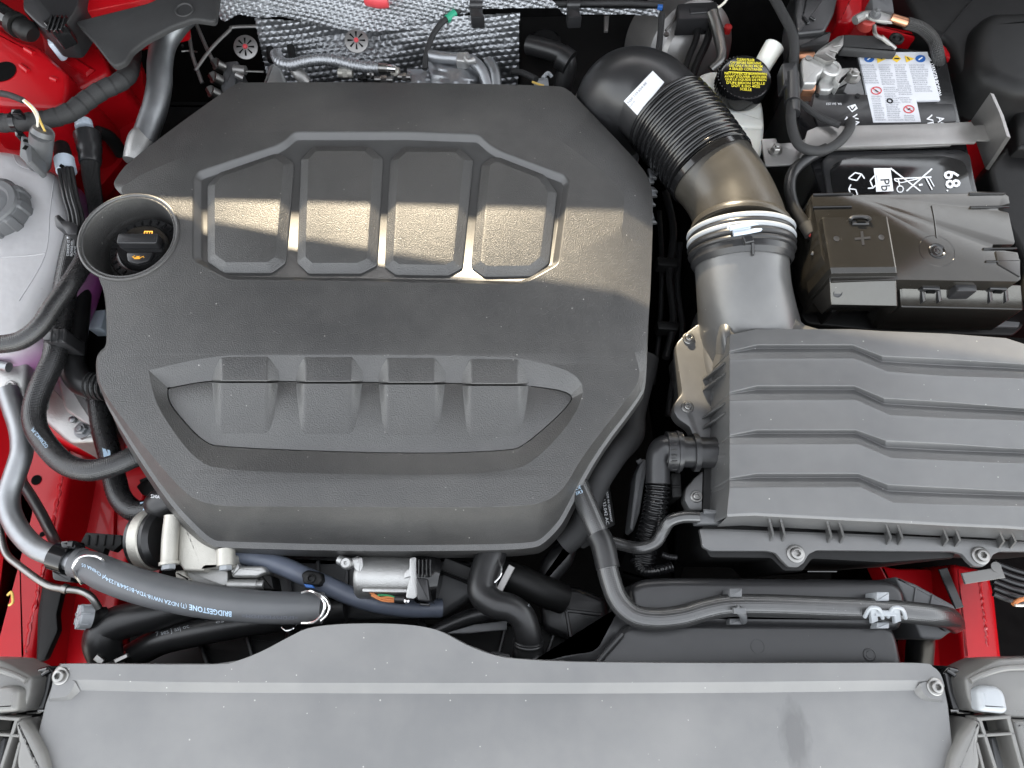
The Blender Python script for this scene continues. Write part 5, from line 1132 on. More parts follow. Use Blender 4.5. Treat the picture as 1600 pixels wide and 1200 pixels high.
mb = MB(); mb.hose([(134, 963, -.105, 18), (150, 962, -.112, 16), (160, 960, -.115, 12), (168, 958, -.118, 10)], n=3, seg=24); mb.obj('body', DARK, kn)
# elbow and pipe low in the left front
lh = thing('radiator_elbow', 'dull black rubber elbow above front trim panel corner', 'elbow', (190, 980, -.22))
mb = MB(); mb.hose([(172, 1060, -.15, 24), (166, 1030, -.14, 25), (160, 1004, -.13, 28), (166, 984, -.128, 28), (190, 972, -.128, 27), (230, 962, -.13, 26), (290, 945, -.14, 26), (340, 930, -.15, 26)], n=8, seg=26); mb.obj('hose', RUBBER, lh, 60)
mb = MB(); mb.hose([(166, 1028, -.139, 27), (168, 1038, -.142, 27)], n=1, seg=26); mb.bar((178, 1034, -.11), (199, 1024, -.11), 7, .005); mb.bar((148, 1026, -.112), (160, 1036, -.112), 10, .005); mb.obj('band_clamp', STEEL, lh)
lp = thing('lower_radiator_hose', 'black hose with chalk writing below the fat grey hose', 'hose', (340, 990, -.22))
mb = MB(); mb.hose([(200, 1030, -.17), (250, 1003, -.15), (310, 988, -.145), (380, 974, -.142), (450, 964, -.14), (540, 950, -.14)], 21, 8, 26); HP_lp = mb.obj('hose', RUBBER, lp, 60); bl3 = mb.bvh()
mb = MB(); write(mb, '7 ses J asj oc', [(245, 997), (297, 983), (294, 975), (243, 988)], bl3, .0006); mb.obj('chalk_writing', LGREY, HP_lp); mb = MB(); write(mb, 'es L ge', [(338, 976), (384, 967), (383, 961), (337, 970)], bl3, .0006); mb.obj('chalk_writing', LGREY, HP_lp)
mb = MB(); mb.blk([(124, 850), (134, 832), (190, 836), (190, 850), (176, 862), (164, 856), (160, 868), (152, 862)], -.10, .012, .001, 2)
for i in range(4): mb.bar((138+i*13, 836, -.098), (136+i*13, 852, -.098), 3, .004)
tag(mb.obj('hose_bracket', DARK), 'black ribbed bracket on red panel beside the clamp', 'bracket')
mb = MB(); mb.hose([(28, 745, -.14), (48, 775, -.135), (66, 806, -.13), (84, 842, -.12), (94, 860, -.1)], 8, 6, 12); mb.thing('rubber_strip', 'dark rubber strip hanging down the red rail on the left', 'strip', RUBBER)
mb = MB(); mb.blk([(212, 760), (230, 744), (246, 750), (240, 772), (222, 774)], -.13, .02, .002, 3); mb.bar((218, 752, -.127), (232, 746, -.127), 5, .003); mb.thing('cable_bracket', 'small black bracket beside thermostat elbow over red panel', 'bracket', DARK)
mb = MB(); mb.blk([(132, 486), (166, 483), (158, 513), (136, 514)], -.14, .03, .002, 3); mb.thing('pale_bracket', 'pale blue grey tab in gap left of the engine cover', 'bracket', BLUEW)
mb = MB(); mb.blk([(66, 910), (98, 915), (88, 960), (90, 985), (70, 1030), (56, 1036), (58, 960)], -.19, .01, .002, 4); mb.thing('shadowed_bracket', 'dark bracket between the red rail and ribbed knob', 'bracket', DARK)
mb = MB(); mb.hose([(12, 930, -.14), (18, 925, -.138), (20, 940, -.138), (14, 946, -.14)], 2, 4, 6); mb.thing('yellow_tag', 'tiny yellow green tag at the far left edge', 'tag', WIREY)
# ================================================================== below the engine cover
wp = thing('pump_housing', 'pale cast metal housing with bolts under the cover corner', 'housing', (310, 860, -.15))
mb = MB(); mb.blk([(278, 800), (300, 806), (322, 838), (342, 862), (366, 866), (364, 886), (346, 888), (320, 887), (318, 893), (286, 892), (282, 884), (276, 880), (278, 830)], -.075, .04, .003, 4, n=3); mb.obj('casting', CREAM, wp)
mb = MB(); mb.hose([(270, 806, -.07), (266, 840, -.07), (264, 882, -.07)], 12.5, 4, 24); mb.hose([(264, 878, -.07), (264, 883, -.07)], 15, 1, 24); mb.obj('bolt_pillar', CREAM, wp)
mb = MB(); mb.hose([(353, 858, -.07), (353, 884, -.07)], 14, 2, 24); mb.obj('bolt_pillar', CREAM, wp)
mb = MB(); mb.hose([(263, 883, -.07), (263, 890, -.07)], 11, 1, 6); mb.hose([(352, 884, -.07), (352, 891, -.07)], 10, 1, 6); mb.obj('bolt_head', LGREY, wp)
mb = MB(); mb.blk([(272, 892), (288, 890), (290, 898), (300, 906), (286, 912), (274, 906)], -.085, .03, .003, 4); mb.obj('lower_lug', CREAM, wp)
mb = MB(); mb.blk([(290, 890), (346, 888), (356, 892), (356, 918), (300, 914), (290, 904)], -.09, .04, .003, 3); mb.obj('lower_block', CAST, wp)
pu = thing('belt_pulley', 'dark pulley with pale rim edge under the cover corner', 'pulley', (245, 845, -.15))
cpu = P(248, 842, -.10); axp = V((1, 0.05, .25)).normalized()
mb = MB(); mb.lathe(cpu, [(.034, -.02), (.034, .004), (.030, .010), (0, .010)], axp, 40); mb.obj('wheel', RUBBER, pu)
mb = MB(); mb.lathe(cpu, [(.036, -.014), (.0365, -.008), (.036, -.002), (.0345, -.001)], axp, 40); mb.obj('rim', CREAM, pu)
sv = thing('solenoid_valve', 'small silver valve body right of the pale pump housing', 'valve', (385, 900, -.15))
mb = MB(); mb.blk([(360, 884), (412, 884), (416, 894), (400, 902), (362, 902)], -.082, .03, .003, 4, n=3); mb.blk([(360, 884), (372, 880), (374, 888), (362, 900)], -.08, .03, .002, 2); mb.obj('block', CAST, sv)
mb = MB(); mb.rod((358, 914, -.09), (402, 914, -.09), 9); mb.hose([(402, 914, -.09, 7), (412, 914, -.09, 7)], n=1); mb.obj('barrel', CAST, sv)
mb = MB(); mb.blk([(404, 894), (424, 900), (428, 922), (408, 920)], -.09, .03, .002, 3); mb.obj('plug', DARK, sv)
bh2 = thing('blue_grey_hose', 'blue grey hose slanting under the front edge of the cover', 'hose', (500, 910, -.16))
mb = MB(); mb.hose([(350, 862, -.10), (400, 872, -.10), (440, 884, -.10), (476, 900, -.10), (510, 914, -.102), (548, 931, -.105), (590, 943, -.11), (640, 950, -.12), (690, 950, -.13)], 14.5, 8, 22); mb.obj('hose', COOLER, bh2, 60)
hc_ = thing('hose_clip', 'translucent grey clip on blue grey hose with blue tag', 'clip', (486, 905, -.12))
mb = MB(); mb.blk([(470, 896), (480, 890), (500, 894), (504, 906), (498, 916), (474, 914)], -.078, .02, .003, 4, n=3); mb.disc(486, 904, -.077, [(7, 0), (7, .003), (4, .004), (3, .001), (0, .001)]); mb.obj('clip', DARK, hc_)
mb = MB(); mb.blk([(474, 912), (488, 914), (490, 919), (478, 918)], -.076, .006, .001); mb.obj('blue_tag', BLUEINK, hc_)
ac = thing('throttle_actuator', 'bright silver electric motor with black end cap below cover', 'actuator', (610, 905, -.16))
mb = MB(); mb.hose([(558, 902, -.10, 28), (562, 902, -.10, 32), (566, 902, -.10, 33), (640, 904, -.10, 33), (648, 904, -.10, 33)], n=1, seg=36); mb.obj('motor_can', CAST, ac)
mb = MB(); mb.hose([(530, 874, -.085), (546, 880, -.082), (562, 876, -.08)], 8, 4, 12); mb.disc(541, 880, -.075, [(9, -.01), (9, .002), (7, .004), (3, .004), (2.5, .001), (0, .001)]); mb.blk([(548, 872), (566, 870), (568, 884), (562, 896), (554, 890)], -.075, .03, .002, 3); mb.obj('mounting_ear', CAST, ac)
mb = MB(); mb.blk([(640, 872), (650, 870), (652, 932), (646, 936), (634, 934), (636, 920), (642, 900), (630, 904), (632, 894), (640, 888)], -.07, .03, .0006, 3); mb.blk([(566, 919), (638, 920), (638, 926), (566, 925)], -.072, .01, .001, 2); mb.obj('flange', CAST, ac)
mb = MB(); mb.hose([(648, 904, -.10, 36), (656, 904, -.10, 38), (668, 906, -.10, 38), (676, 906, -.10, 36), (688, 908, -.10, 30)], n=2, seg=36); mb.obj('end_cap', GLOSS, ac)
mb = MB(); mb.blk([(650, 902), (668, 904), (672, 940), (652, 938)], -.062, .05, .002, 3)
for i in range(4): mb.bar((654+i*6, 874, -.060), (654+i*6, 900, -.060), 2, .01)
mb.bar((656, 944, -.07), (671, 945, -.07), 4, .01); mb.obj('connector', SATIN, ac)
mb = MB(); mb.hose([(618, 936, -.08), (634, 937, -.078)], 7, 2, 14); mb.obj('wire_boot', RUBBER, ac)
mb = MB(); mb.disc(636, 939, -.072, [(4, 0), (4, .003), (0, .004)]); mb.obj('rivet', CHROME, ac)
for m_i, (mm, pts) in enumerate(((WIREO, [(578, 926), (588, 932), (602, 936), (620, 938)]), (WIREO, [(582, 927), (594, 934), (606, 933), (620, 936)]), (WIREG, [(590, 930), (604, 930), (620, 934)]), (WIREO, [(580, 930), (596, 938), (612, 940), (620, 940)]))):
    mb = MB(); mb.hose([(x, y, -.082) for x, y in pts], 1.6, 5, 8); mb.obj('green_wire' if mm is WIREG else 'orange_wire', mm, ac)
ch = thing('charge_air_hose', 'black s-bend rubber hose rising behind the front trim panel', 'hose', (790, 950, -.2))
mb = MB(); mb.hose([(775, 845, -.09, 24), (766, 870, -.085, 24), (756, 900, -.08, 23), (754, 926, -.076, 23), (772, 943, -.072, 22), (798, 950, -.072, 21), (816, 964, -.074, 21), (824, 988, -.08, 21), (826, 1004, -.086, 22)], n=8, seg=28); HP_ch = mb.obj('hose', RUBBER, ch, 60); bch = mb.bvh()
mb = MB(); mb.hose([(826, 998, -.084, 23), (825, 1020, -.092, 24), (822, 1046, -.105, 24)], n=14, seg=28, rfun=lambda L, r: r*(1+.03*(1 if (L*620) % 1 > .5 else 0))); mb.obj('ribbed_end', RUBBER, ch, 20)
mb = MB(); write(mb, 'ETS', [(824, 947), (835, 953), (838, 950), (826, 943)], bch, .0006); mb.obj('lettering', LGREY, HP_ch)
mb = MB(); mb.hose([(779, 876, -.07), (784, 888, -.062), (782, 900, -.06), (773, 910, -.062)], 1.6, 5, 8); mb.obj('wire_ring', CHROME, ch)
mb = MB(); mb.bar((800, 884, -.088), (780, 922, -.088), 11, .004, .0006); mb.thing('band_clamp', 'short grey steel band clamp beside the s-bend hose', 'clamp', STRAP)
mb = MB(); mb.hose([(782, 896, -.12), (810, 906, -.12), (840, 920, -.125), (880, 935, -.14)], 24, 6, 22); mb.thing('turbo_pipe', 'dark pipe going right behind the s-bend hose', 'pipe', DARK)
mb = MB(); mb.hose([(640, 1010, -.15), (690, 984, -.14), (730, 966, -.135), (770, 956, -.13)], 12, 6, 16); mb.thing('drain_hose', 'dark slanting hose behind the bulge of front trim panel', 'hose', RUBBER)
mb = MB(); mb.blk([(695, 990), (740, 976), (792, 970), (792, 984), (730, 990)], -.12, .02, .001); mb.thing('crossmember_tab', 'grey sheet tab showing behind the front trim panel', 'bracket', MGREY)
mb = MB(); mb.bar((690, 880, -.10), (740, 900, -.10), 24, .05, .002); mb.bar((692, 890, -.085), (738, 908, -.085), 3, .006); mb.thing('dark_bracket', 'dark grey bracket right of the silver motor', 'bracket', DARK)
mb = MB(); mb.blk([(768, 1018), (796, 1022), (796, 1034), (760, 1030)], -.06, .02, .001, 2); mb.bar((770, 1020, -.058), (794, 1026, -.058), 3, .003); mb.thing('latch_bracket', 'small black latch bracket behind trim panel near ribbed hose end', 'bracket', SATIN)
# right below the cover: cable looms in the dark gap
mb = MB(); mb.hose([(1010, 560, -.12), (990, 640, -.11), (986, 680, -.10), (960, 712, -.09), (930, 760, -.09), (910, 820, -.10), (880, 850, -.11)], 20, 7, 16); mb.thing('corrugated_loom', 'dark wiring loom down the gap right of engine cover', 'wiring loom', TAPE)
mb = MB(); mb.blk([(930, 760), (952, 752), (962, 820), (946, 828)], -.12, .02, .002, 3); t = thing('printed_sleeve', 'black sleeve with white printing beside the thick hose', 'sleeve', (945, 795, -.14)); mb.obj('sleeve', DARK, t); bps = mb.bvh()
mb = MB(); write(mb, '06H.133.042 AC', [(938, 764), (947, 820), (952, 819), (943, 763)], bps, .0006); write(mb, 'MADE IN GERMANY', [(946, 764), (954, 816), (957, 815), (949, 763)], bps, .0006); mb.obj('lettering', WHITEINK, t)
mb = MB(); mb.blk([(898, 826), (926, 826), (924, 850), (912, 858), (898, 850)], -.12, .006, .0015, 4); mb.disc(911, 843, -.1195, [(5, 0), (5, .0005), (0, .0005)]); mb.thing('eyelet_bracket', 'dark eyelet bracket below the cover right corner', 'bracket', DARK)
mb = MB(); mb.blk([(850, 868), (880, 840), (908, 838), (896, 880), (860, 920), (836, 910)], -.13, .06, .012, 8, n=3); mb.thing('dark_boot', 'dark rubber boot below the cover right corner', 'boot', RUBBER)
mb = MB(); mb.blk([(994, 740), (1004, 716), (1012, 720), (1000, 800), (990, 830), (984, 826)], -.11, .04, .002, 3); mb.bar((996, 722, -.105), (1003, 718, -.105), 6, .004); mb.thing('dipstick_bracket', 'dark narrow bracket left of the breather pipe', 'bracket', MGREY)
mb = MB(); random.seed(5)
pts = [(1006+random.uniform(-3, 5), 262+i*7, -.02+random.uniform(-.004, .004)) for i in range(13)]
for i in range(12):
    p = pts[i]; mb.blk([(p[0]-3, p[1]), (p[0]+5, p[1]+1), (p[0]+8+random.uniform(-2, 3), p[1]+8), (p[0]-1, p[1]+9)], p[2]-.03, .006, .002)
for k in range(len(mb.v)): mb.v[k].x += .006
mb.thing('crumpled_foil_edge', 'crumpled silver foil edge showing right of the cover', 'heat shield', FOIL)
# ================================================================== headlamp brackets at both lower corners
def lampmount(fx, lab):
    t = thing('headlamp_mount', lab, 'headlamp mount', (fx(1560), 1130, -.15), 'headlamp mounts')
    f = lambda pts: [(fx(x), y) for x, y in pts]
    mb = MB(); mb.blk(f([(1508, 1058), (1540, 1040), (1562, 1030), (1590, 1028), (1680, 1026), (1680, 1125), (1580, 1122), (1548, 1116), (1522, 1112), (1512, 1085)]), -.02, .06, .004, 5, n=3); mb.obj('upper_bracket', PALEGREY, t)
    mb = MB(); mb.hose([(x, y, -.0165) for x, y in f([(1516, 1064), (1536, 1054), (1566, 1045), (1600, 1043), (1690, 1043)])], 4.5, 5, 10); mb.obj('moulded_step', PALEGREY, t)
    mb = MB(); mb.blk(f([(1528, 1078), (1538, 1072), (1560, 1072), (1572, 1082), (1578, 1110), (1572, 1116), (1532, 1112)]), -.008, .02, .006, 8, n=4); mb.obj('rounded_boss', LGREY if fx(0) == 0 else PALEGREY, t)
    mb = MB(); mb.blk(f([(1474, 1050), (1482, 1040), (1500, 1044), (1510, 1060), (1516, 1090), (1520, 1118), (1490, 1116), (1480, 1080)]), -.045, .05, .004, 4, n=3); mb.hose([(fx(1480), 1048, -.042), (fx(1492), 1056, -.04), (fx(1498), 1068, -.042)], 3, 4, 8); mb.obj('side_bracket', GLOSS, t)
    mb = MB(); mb.rod((fx(1484), 1111, -.045), (fx(1496), 1110, -.045), 3); mb.obj('pin', CHROME, t)
    mb = MB(); mb.blk(f([(1475, 1240), (1490, 1176), (1506, 1146), (1526, 1122), (1536, 1130), (1530, 1160), (1534, 1190), (1524, 1240)]), -.012, .05, .005, 6, n=3); mb.obj('tongue', PALEGREY, t)
    mb = MB(); mb.bar((fx(1528), 1124, -.012), (fx(1580), 1120, -.012), 5, .02); mb.bar((fx(1528), 1150, -.012), (fx(1586), 1146, -.012), 4, .02); mb.bar((fx(1532), 1124, -.012), (fx(1566), 1230, -.012), 5, .02); mb.bar((fx(1576), 1120, -.012), (fx(1606), 1230, -.012), 6, .02); mb.bar((fx(1527), 1160, -.012), (fx(1548), 1240, -.012), 4, .02); mb.obj('lattice', PALEGREY, t)
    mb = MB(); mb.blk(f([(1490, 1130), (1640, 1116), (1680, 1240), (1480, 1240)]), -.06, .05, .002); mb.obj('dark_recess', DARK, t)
    mb = MB(); mb.blk(f([(1548, 1152), (1566, 1150), (1584, 1196), (1590, 1240), (1566, 1240)]), -.05, .01, .003, 4); mb.obj('inner_rib', MGREY, t)
    mb = MB(); mb.blk(f([(1582, 1124), (1690, 1128), (1690, 1240), (1612, 1240), (1594, 1170)]), -.016, .05, .006, 6, n=3); mb.obj('outer_cover', PALEGREY, t)
lampmount(lambda x: x, 'pale grey headlamp mount with lattice in lower right corner')
lampmount(lambda x: 1557-x, 'pale grey headlamp mount with lattice in lower left corner')
# ================================================================== rear of the bay: heat shield and fittings
def inside(x, y, poly):
    r = False
    for i in range(len(poly)):
        (x0, y0), (x1, y1) = poly[i-1], poly[i]
        if (y0 > y) != (y1 > y) and x < (x1-x0)*(y-y0)/(y1-y0)+x0: r = not r
    return r
def foil(px, zf, name, parent, seed=1, per=(9.0, 6.0), step=1.6, amp=.0016, ang=0.0, fold=1.0):
    x0, x1 = min(p[0] for p in px), max(p[0] for p in px); y0, y1 = min(p[1] for p in px), max(p[1] for p in px)
    nx, ny = int((x1-x0)/step)+1, int((y1-y0)/step)+1; mb = MB(); idx = {}; ca, sa = cos(ang), sin(ang)
    from mathutils import noise as mn
    for j in range(ny+1):
        for i in range(nx+1):
            x, y = x0+i*step, y0+j*step
            wx, wy = x+2*mn.noise(V((x*.015, y*.015, seed))), y+3*mn.noise(V((x*.012, y*.02, seed+5)))
            u, v = (wx*ca+wy*sa)/per[0], (-wx*sa+wy*ca)/per[1]
            v2 = v; u2 = u+.5*(int(math.floor(v)) % 2)
            du, dv = abs((u2 % 1)-.5)*2, abs((v2 % 1)-.5)*2
            h = amp*max(0, 1-max(du, dv)**1.3)
            z = zf(x, y)+h+fold*(.006*mn.noise(V((x*.012, y*.025, seed)))+.003*mn.noise(V((x*.04, y*.06, seed+3))))
            idx[i, j] = len(mb.v); mb.v.append(P(x, y, z))
    for j in range(ny):
        for i in range(nx):
            if inside(x0+(i+.5)*step, y0+(j+.5)*step, px): mb.f.append([idx[i, j], idx[i, j+1], idx[i+1, j+1], idx[i+1, j]])
    return mb.obj(name, FOIL, parent, 25)
hs = thing('heat_shield', 'embossed silver foil heat shield across the rear of the bay', 'heat shield', (600, 60, -.15))
foil([(318, -30), (345, 30), (352, 34), (372, 22), (405, 28), (440, 26), (500, 40), (560, 50), (640, 46), (700, 30), (752, 14), (830, 12), (1030, 14), (1030, 26), (980, 22), (880, 22), (840, -30)], lambda x, y: -.05-.0008*(y-10), 'upper_blanket', hs, 2, (10, 7), ang=.22, amp=.0015, fold=.5, step=1.25)
foil([(398, 28), (500, 36), (560, 46), (700, 26), (812, 20), (810, 132), (780, 132), (420, 132), (404, 60)], lambda x, y: -.165+.0010*(130-y)-.02*math.exp(-((x-545)/70)**2-((y-50)/30)**2)+.018*math.exp(-((x-720)/60)**2-((y-70)/40)**2), 'lower_shield', hs, 9, (11, 9), ang=-.12, fold=.7, amp=.0017, step=1.35)
mb = MB(); mb.hose([(645, 22, -.075), (668, 25, -.072), (700, 24, -.072)], 3, 4, 8); mb.obj('folded_edge', ALU, hs)
mb = MB(); mb.hose([(418, 30, -.11), (420, 60, -.11), (424, 95, -.11)], 6, 4, 8); mb.hose([(448, 36, -.11), (452, 60, -.108), (458, 98, -.11)], 6, 4, 8); mb.thing('cable_pair', 'two dark cables dropping over the foil shield', 'cable', DARK)
mb = MB(); mb.hose([(305, 110, -.10), (330, 76, -.095), (358, 48, -.09), (368, 42, -.09), (440, 40, -.085), (462, 34, -.08), (484, 28, -.08)], 2.6, 6, 8); mb.thing('brake_line', 'thin dark brake line bent above the washer on left', 'brake line', STRAP)
mb = MB(); mb.hose([(293, 36, -.10), (297, 66, -.10), (302, 90, -.105), (316, 130, -.12)], 3, 5, 8); mb.thing('brake_line', 'dark brake line dropping beside the silver pipe', 'brake line', STRAP)
mb = MB(); mb.hose([(306, 36, -.10), (318, 64, -.10), (332, 94, -.105), (336, 100, -.11)], 3, 5, 8); mb.thing('brake_line', 'dark brake line ending at the fittings of valve block', 'brake line', STRAP)
mb = MB(); mb.hose([(284, 80, -.12), (296, 79, -.12), (308, 81, -.12)], 1.5, 3, 6); mb.disc(286, 73, -.12, [(2, 0), (2, .003), (0, .003)], seg=8); mb.thing('wire_clip', 'tiny pale clip in the dark gap beside silver pipe', 'clip', STEEL)
vb_ = thing('valve_block', 'dark metal valve block with pipe fittings behind the cover', 'valve block', (360, 115, -.17))
mb = MB(); mb.blk([(352, 96), (372, 94), (370, 112), (366, 140), (346, 146), (344, 132)], -.11, .06, .003, 3); mb.obj('block', MGREY, vb_)
for x, y in ((337, 100), (333, 121), (329, 143)):
    mb = MB(); mb.hose([(x-2, y-6, -.10), (x+5, y+6, -.105)], 7, 1, 6); mb.hose([(x, y, -.10), (x+12, y+6, -.11)], 9, 2, 12); mb.obj('pipe_fitting', STEEL, vb_)
mb = MB(); mb.hose([(366, 108, -.10), (384, 110, -.10)], 7, 2, 12); mb.hose([(368, 116, -.10), (380, 122, -.105)], 5, 2, 10); mb.obj('pipe_fitting', STRAP, vb_)
mb = MB(); mb.hose([(384, 111, -.10), (412, 112, -.10)], 1.6, 2, 6); mb.obj('pipe', STEEL, vb_)
for (x, y, z, lab) in ((384, 74, -.10, 'round silver push-on washer with red centre on dark bulkhead'), (557, 64, -.085, 'round silver push-on washer with red centre on the foil')):
    t = thing('retaining_washer', lab, 'washer', (x, y, z), 'push-on washers on the bulkhead')
    ax_ = V((.1, -.45, .9)).normalized(); c = P(x, y, z); k = S(c)
    mb = MB(); mb.lathe(c, [(18.5*k, 0), (18*k, .001), (16*k, .0016), (9*k, .003), (4*k, .003)], ax_, 36); mb.obj('disc', STRAP, t)
    e1 = ax_.orthogonal().normalized(); e2 = ax_.cross(e1)
    mb = MB()
    for i in range(8):
        a = 2*pi*i/8; d = e1*cos(a)+e2*sin(a); s_ = e1*-sin(a)+e2*cos(a)
        q0, q1 = c+d*5*k+ax_*.0036, c+d*13.5*k+ax_*.0030
        mb.add([q0-s_*.6*k, q0+s_*.6*k, q1+s_*1.6*k, q1-s_*1.6*k], [(0, 1, 2, 3)])
    mb.obj('slot', BLACK, t)
    mb = MB(); mb.lathe(c, [(3.6*k, .003), (3.4*k, .0055), (0, .006)], ax_, 14); mb.obj('red_centre', REDINK, t)
fp = thing('foil_sleeved_pipe', 'pipe in silver foil sleeve running behind the cover', 'pipe', (520, 98, -.12))
mb = MB(); mb.hose([(432, 84, -.07), (434, 92, -.066), (442, 99, -.064), (456, 101, -.064), (476, 96, -.062), (500, 93, -.062), (524, 95, -.064), (548, 101, -.066), (570, 105, -.068), (592, 106, -.068)], 9, 14, 20, rfun=lambda L, r: r*(1+.05*sin(L*2*pi/.0042)+.03*sin(L*333))); mb.obj('foil_sleeve', FOIL, fp, 25)
mb = MB(); mb.hose([(591, 106, -.068), (606, 107, -.068)], 7.5, 1, 16); mb.obj('ferrule', STEEL, fp); mb = MB(); mb.hose([(605, 107, -.068), (618, 108, -.069)], 6, 1, 16); mb.obj('union', CHROME, fp)
mb = MB(); mb.blk([(420, 100), (428, 96), (440, 106), (452, 140), (406, 140)], -.085, .05, .006, 5, n=3); mb.thing('pale_casting', 'pale cast bracket at left end of foil sleeved pipe', 'casting', CAST)
mb = MB(); mb.hose([(456, 104, -.075, 8), (468, 116, -.08, 10), (478, 130, -.09, 10)], n=3); mb.thing('union_elbow', 'dull metal union elbow under the foil sleeved pipe', 'union', STRAP)
fi = thing('fuel_rail_fittings', 'small brass and steel pipe fittings along the cover rear edge', 'fitting', (580, 120, -.12))
for x, y, w_, r_, mm in ((540, 114, 22, 7, CREAM), (600, 124, 28, 5, STEEL), (618, 112, 12, 7, CREAM), (566, 121, 14, 4, DARK), (632, 120, 20, 5, STEEL), (580, 116, 10, 6, STEEL)):
    mb = MB(); mb.hose([(x-w_/2, y, -.075), (x+w_/2, y+1, -.075)], r_, 1, 12); mb.hose([(x-w_/6, y, -.075), (x+w_/6, y, -.075)], r_*1.25, 1, 6); mb.obj('fitting', mm, fi)
tu = thing('turbo_shield', 'folded foil turbo shield behind the centre of the cover', 'heat shield', (720, 110, -.14))
from mathutils import noise as _mn
def crumple(mb, pxs, z, amp, n, seed, tilt=0):
    for j in range(n):
        for i in range(n): pass
def foilpad(px_quad, zc, parent, seed, bulge=.014, nx=26, ny=14, per=(4, 5), mat=FOIL):
    mb = MB()
    for j in range(ny+1):
        for i in range(nx+1):
            u, v = i/nx, j/ny; x, y = bil(px_quad, u, v)
            z = zc+bulge*(1-(2*u-1)**4)*(1-(2*v-1)**4)+.005*_mn.noise(V((u*per[0]+seed, v*per[1], seed)))+.0012*((i+j) % 2)
            mb.v.append(P(x, y, z))
    for j in range(ny):
        for i in range(nx):
            k = j*(nx+1)+i; mb.f.append([k, k+nx+1, k+nx+2, k+1])
    return mb
o = foilpad([(672, 140), (748, 140), (752, 106), (668, 84)], -.085, tu, 3); o.obj('folded_blanket', FOIL, tu, 25)
o = foilpad([(636, 136), (676, 138), (672, 108), (636, 108)], -.085, tu, 8, .006, 12, 8); o.obj('crumpled_flap', FOIL, tu, 15)
mb = MB(); mb.hose([(668, 86, -.07), (690, 90, -.068), (716, 92, -.066), (738, 96, -.066), (754, 112, -.07), (764, 138, -.08)], 9, 6, 14); mb.obj('rolled_edge', FOIL, tu, 40)
mb = MB(); mb.blk([(714, 80), (732, 79), (736, 92), (726, 96), (712, 94)], -.055, .015, .003, 3, n=3); mb.hose([(728, 90, -.055), (732, 96, -.055), (742, 94, -.055)], 5, 4, 10); mb.obj('locking_tab', CAST, tu)
mb = MB(); mb.hose([(762, 96, -.07), (772, 110, -.07), (776, 140, -.08)], 9, 4, 12); mb.obj('side_strap', ALU, tu)
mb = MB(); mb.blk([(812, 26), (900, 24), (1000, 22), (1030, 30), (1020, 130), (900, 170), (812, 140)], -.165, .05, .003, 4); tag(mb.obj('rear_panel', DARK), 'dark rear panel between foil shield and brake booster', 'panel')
q = thing('heater_pipe', 'dark rubber heater hoses at the rear of the bay', 'hose', (860, 80, -.15))
mb = MB(); mb.disc(852, 66, -.14, [(24, -.01), (24, .003), (20, .006), (0, .006)]); mb.obj('grommet', GLOSS, q)
mb = MB(); mb.hose([(826, 70, -.10), (850, 76, -.095), (874, 84, -.09), (886, 100, -.10), (878, 140, -.13)], 15, 6, 20); mb.obj('hose', RUBBER, q, 60)
mb = MB(); mb.hose([(876, 88, -.085, 19), (890, 98, -.088, 19)], n=3, seg=22); mb.obj('hose_end', RUBBER, q)
mb = MB(); mb.blk([(834, 122), (856, 120), (858, 134), (836, 132)], -.08, .02, .002, 3); mb.hose([(848, 122, -.07), (856, 114, -.07), (862, 120, -.075)], 3, 4, 8); t = thing('sensor_plug', 'small white plug with wires at the cover rear corner', 'connector', (846, 128, -.1)); mb.obj('plug', LGREY, t)
mb = MB(); mb.hose([(800, 112, -.09), (816, 114, -.085), (838, 124, -.075)], 5, 4, 10); mb.obj('loom', TAPE, t)
mb = MB(); mb.hose([(832, 128, -.073), (842, 132, -.07), (850, 134, -.07)], 1.8, 3, 6); mb.obj('yellow_wire', WIREY, t)
# cable along the top
tc_ = thing('bonnet_cable', 'thin black cable with green tape arching over foil shield', 'cable', (800, 15, -.06))
mb = MB(); mb.hose([(664, 108, -.07), (666, 84, -.065), (676, 56, -.06), (690, 36, -.058), (706, 24, -.056), (728, 12, -.055), (752, 7, -.055), (800, 6, -.055), (880, 6, -.055), (980, 5, -.055), (1036, 8, -.055)], 4.5, 8, 12); mb.obj('cable', TAPE, tc_)
mb = MB(); mb.hose([(698, 30, -.057), (711, 20, -.0555)], 6.2, 2, 12); mb.obj('green_tape', GREENT, tc_)
mb = MB(); mb.hose([(752, 10, -.062), (880, 10, -.062), (1036, 14, -.062)], 3, 4, 8); mb.obj('second_wire', DARK, tc_)
for x, lab in ((744, 'black cable clip on the foil near the green tape'), (896, 'black cable clip on the foil right of centre')):
    mb = MB(); mb.blk([(x-10, 2), (x+10, 2), (x+10, 20), (x+14, 26), (x-8, 27), (x-10, 18)], -.046, .02, .002, 3); mb.hose([(x-10, 7, -.046), (x+10, 7, -.046)], 6.5, 1, 14); mb.thing('cable_clip', lab, 'clip', SATIN, 'cable clips on the foil')
cn = thing('cable_connector', 'black cable connector above brake booster', 'connector', (1090, 18, -.08))
mb = MB(); mb.blk([(1058, 6), (1076, 4), (1120, 2), (1124, 18), (1110, 28), (1060, 30)], -.04, .03, .002, 3); mb.bar((1078, 17, -.038), (1106, 15, -.038), 10, .004); mb.obj('housing', SATIN, cn)
mb = MB(); mb.bar((1028, 8, -.042), (1036, 9, -.042), 6, .006); mb.obj('blue_tag', BLUEINK, cn)
mb = MB(); mb.hose([(1122, 12, -.035), (1132, 4, -.03), (1140, -8, -.02)], 2, 4, 8); mb.obj('white_wire', WIREW, cn)
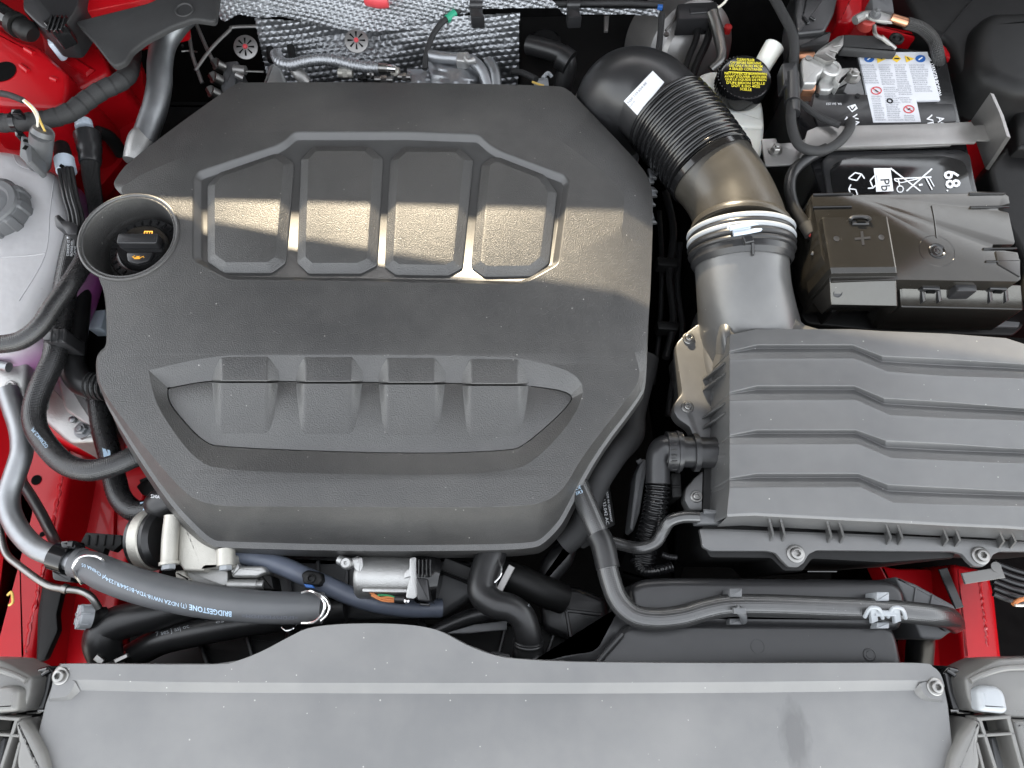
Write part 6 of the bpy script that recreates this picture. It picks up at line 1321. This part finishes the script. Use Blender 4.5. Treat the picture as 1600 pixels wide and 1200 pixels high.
mb = MB(); mb.hose([(1034, 22, -.05), (1032, 52, -.055), (1028, 90, -.06)], 5, 4, 10); mb.thing('dangling_wire', 'dark wire hanging left of the brake booster', 'wire', TAPE)
mb = MB(); mb.hose([(1056, 24, -.05), (1050, 36, -.052), (1040, 48, -.055)], 2, 4, 8); mb.disc(1041, 55, -.055, [(4, 0), (4, .003), (0, .003)], seg=10); mb.thing('wire_pin', 'small metal pin and link above the brake booster', 'pin', STEEL)
mb = MB(); mb.blk([(944, 24), (952, 24), (950, 48), (944, 48)], -.10, .004, .001); mb.thing('sheet_tab', 'thin pale edge hanging from the foil', 'tab', STRAP)
foilr = MB(); foilr.hose([(575, -8, -.035, 16), (592, -4, -.035, 16), (606, -4, -.035, 15)], n=2); foilr.thing('red_warning_disc', 'red round edge of a warning sticker at top centre', 'sticker', REDINK)
# gearbox parts deep below right of the cover
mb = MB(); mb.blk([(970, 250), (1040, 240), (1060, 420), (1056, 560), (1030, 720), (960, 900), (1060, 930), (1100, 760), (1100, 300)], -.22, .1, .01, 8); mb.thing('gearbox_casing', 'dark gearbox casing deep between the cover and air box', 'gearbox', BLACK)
mb = MB(); mb.blk([(960, 205), (984, 206), (1000, 245), (992, 262), (972, 240)], -.1, .05, .003, 3)
for i in range(4): mb.bar((966+i*6, 212+i*6, -.098), (976+i*6, 208+i*6, -.098), 2, .003)
mb.thing('ribbed_bracket', 'grey ribbed bracket under the intake hose elbow', 'bracket', MGREY)

# dim castings and cables low in the gaps
mb = MB(); mb.blk([(400, 868), (560, 868), (700, 872), (760, 880), (740, 930), (690, 965), (520, 968), (430, 950)], -.17, .06, .008, 8, n=3)
for i in range(6): mb.bar((450+i*46, 876, -.166), (456+i*42, 958, -.166), 6, .012)
mb.thing('front_casting', 'dim ribbed engine casting behind the silver motor', 'casting', MGREY)
t = thing('gearbox_harness', 'dim cables running down the gap between cover and air box', 'cable bundle', (1050, 450, -.2))
for k, pts in enumerate(([(1040, 300), (1052, 360), (1046, 430), (1052, 500), (1040, 560)], [(1062, 380), (1058, 450), (1066, 520), (1050, 600), (1044, 650)], [(1030, 330), (1034, 420), (1030, 520), (1020, 600)])):
    mb = MB(); mb.hose([(x, y, -.13-.012*k) for x, y in pts], 6-k, 6, 10); mb.obj('cable', RUBBER, t)
for y in (400, 500):
    mb = MB(); mb.blk([(1026, y), (1062, y+3), (1060, y+16), (1028, y+14)], -.12, .02, .002, 3); mb.obj('cable_holder', DARK, t)
mb = MB(); mb.blk([(842, 925), (900, 915), (948, 935), (955, 985), (900, 1005), (850, 985)], -.19, .05, .008, 10, n=3); mb.bar((850, 950, -.186), (940, 960, -.186), 5, .01); mb.bar((880, 926, -.186), (892, 996, -.186), 5, .01)
mb.thing('pump_casting', 'dim casting in the dark right of the s-bend hose', 'casting', SATIN)
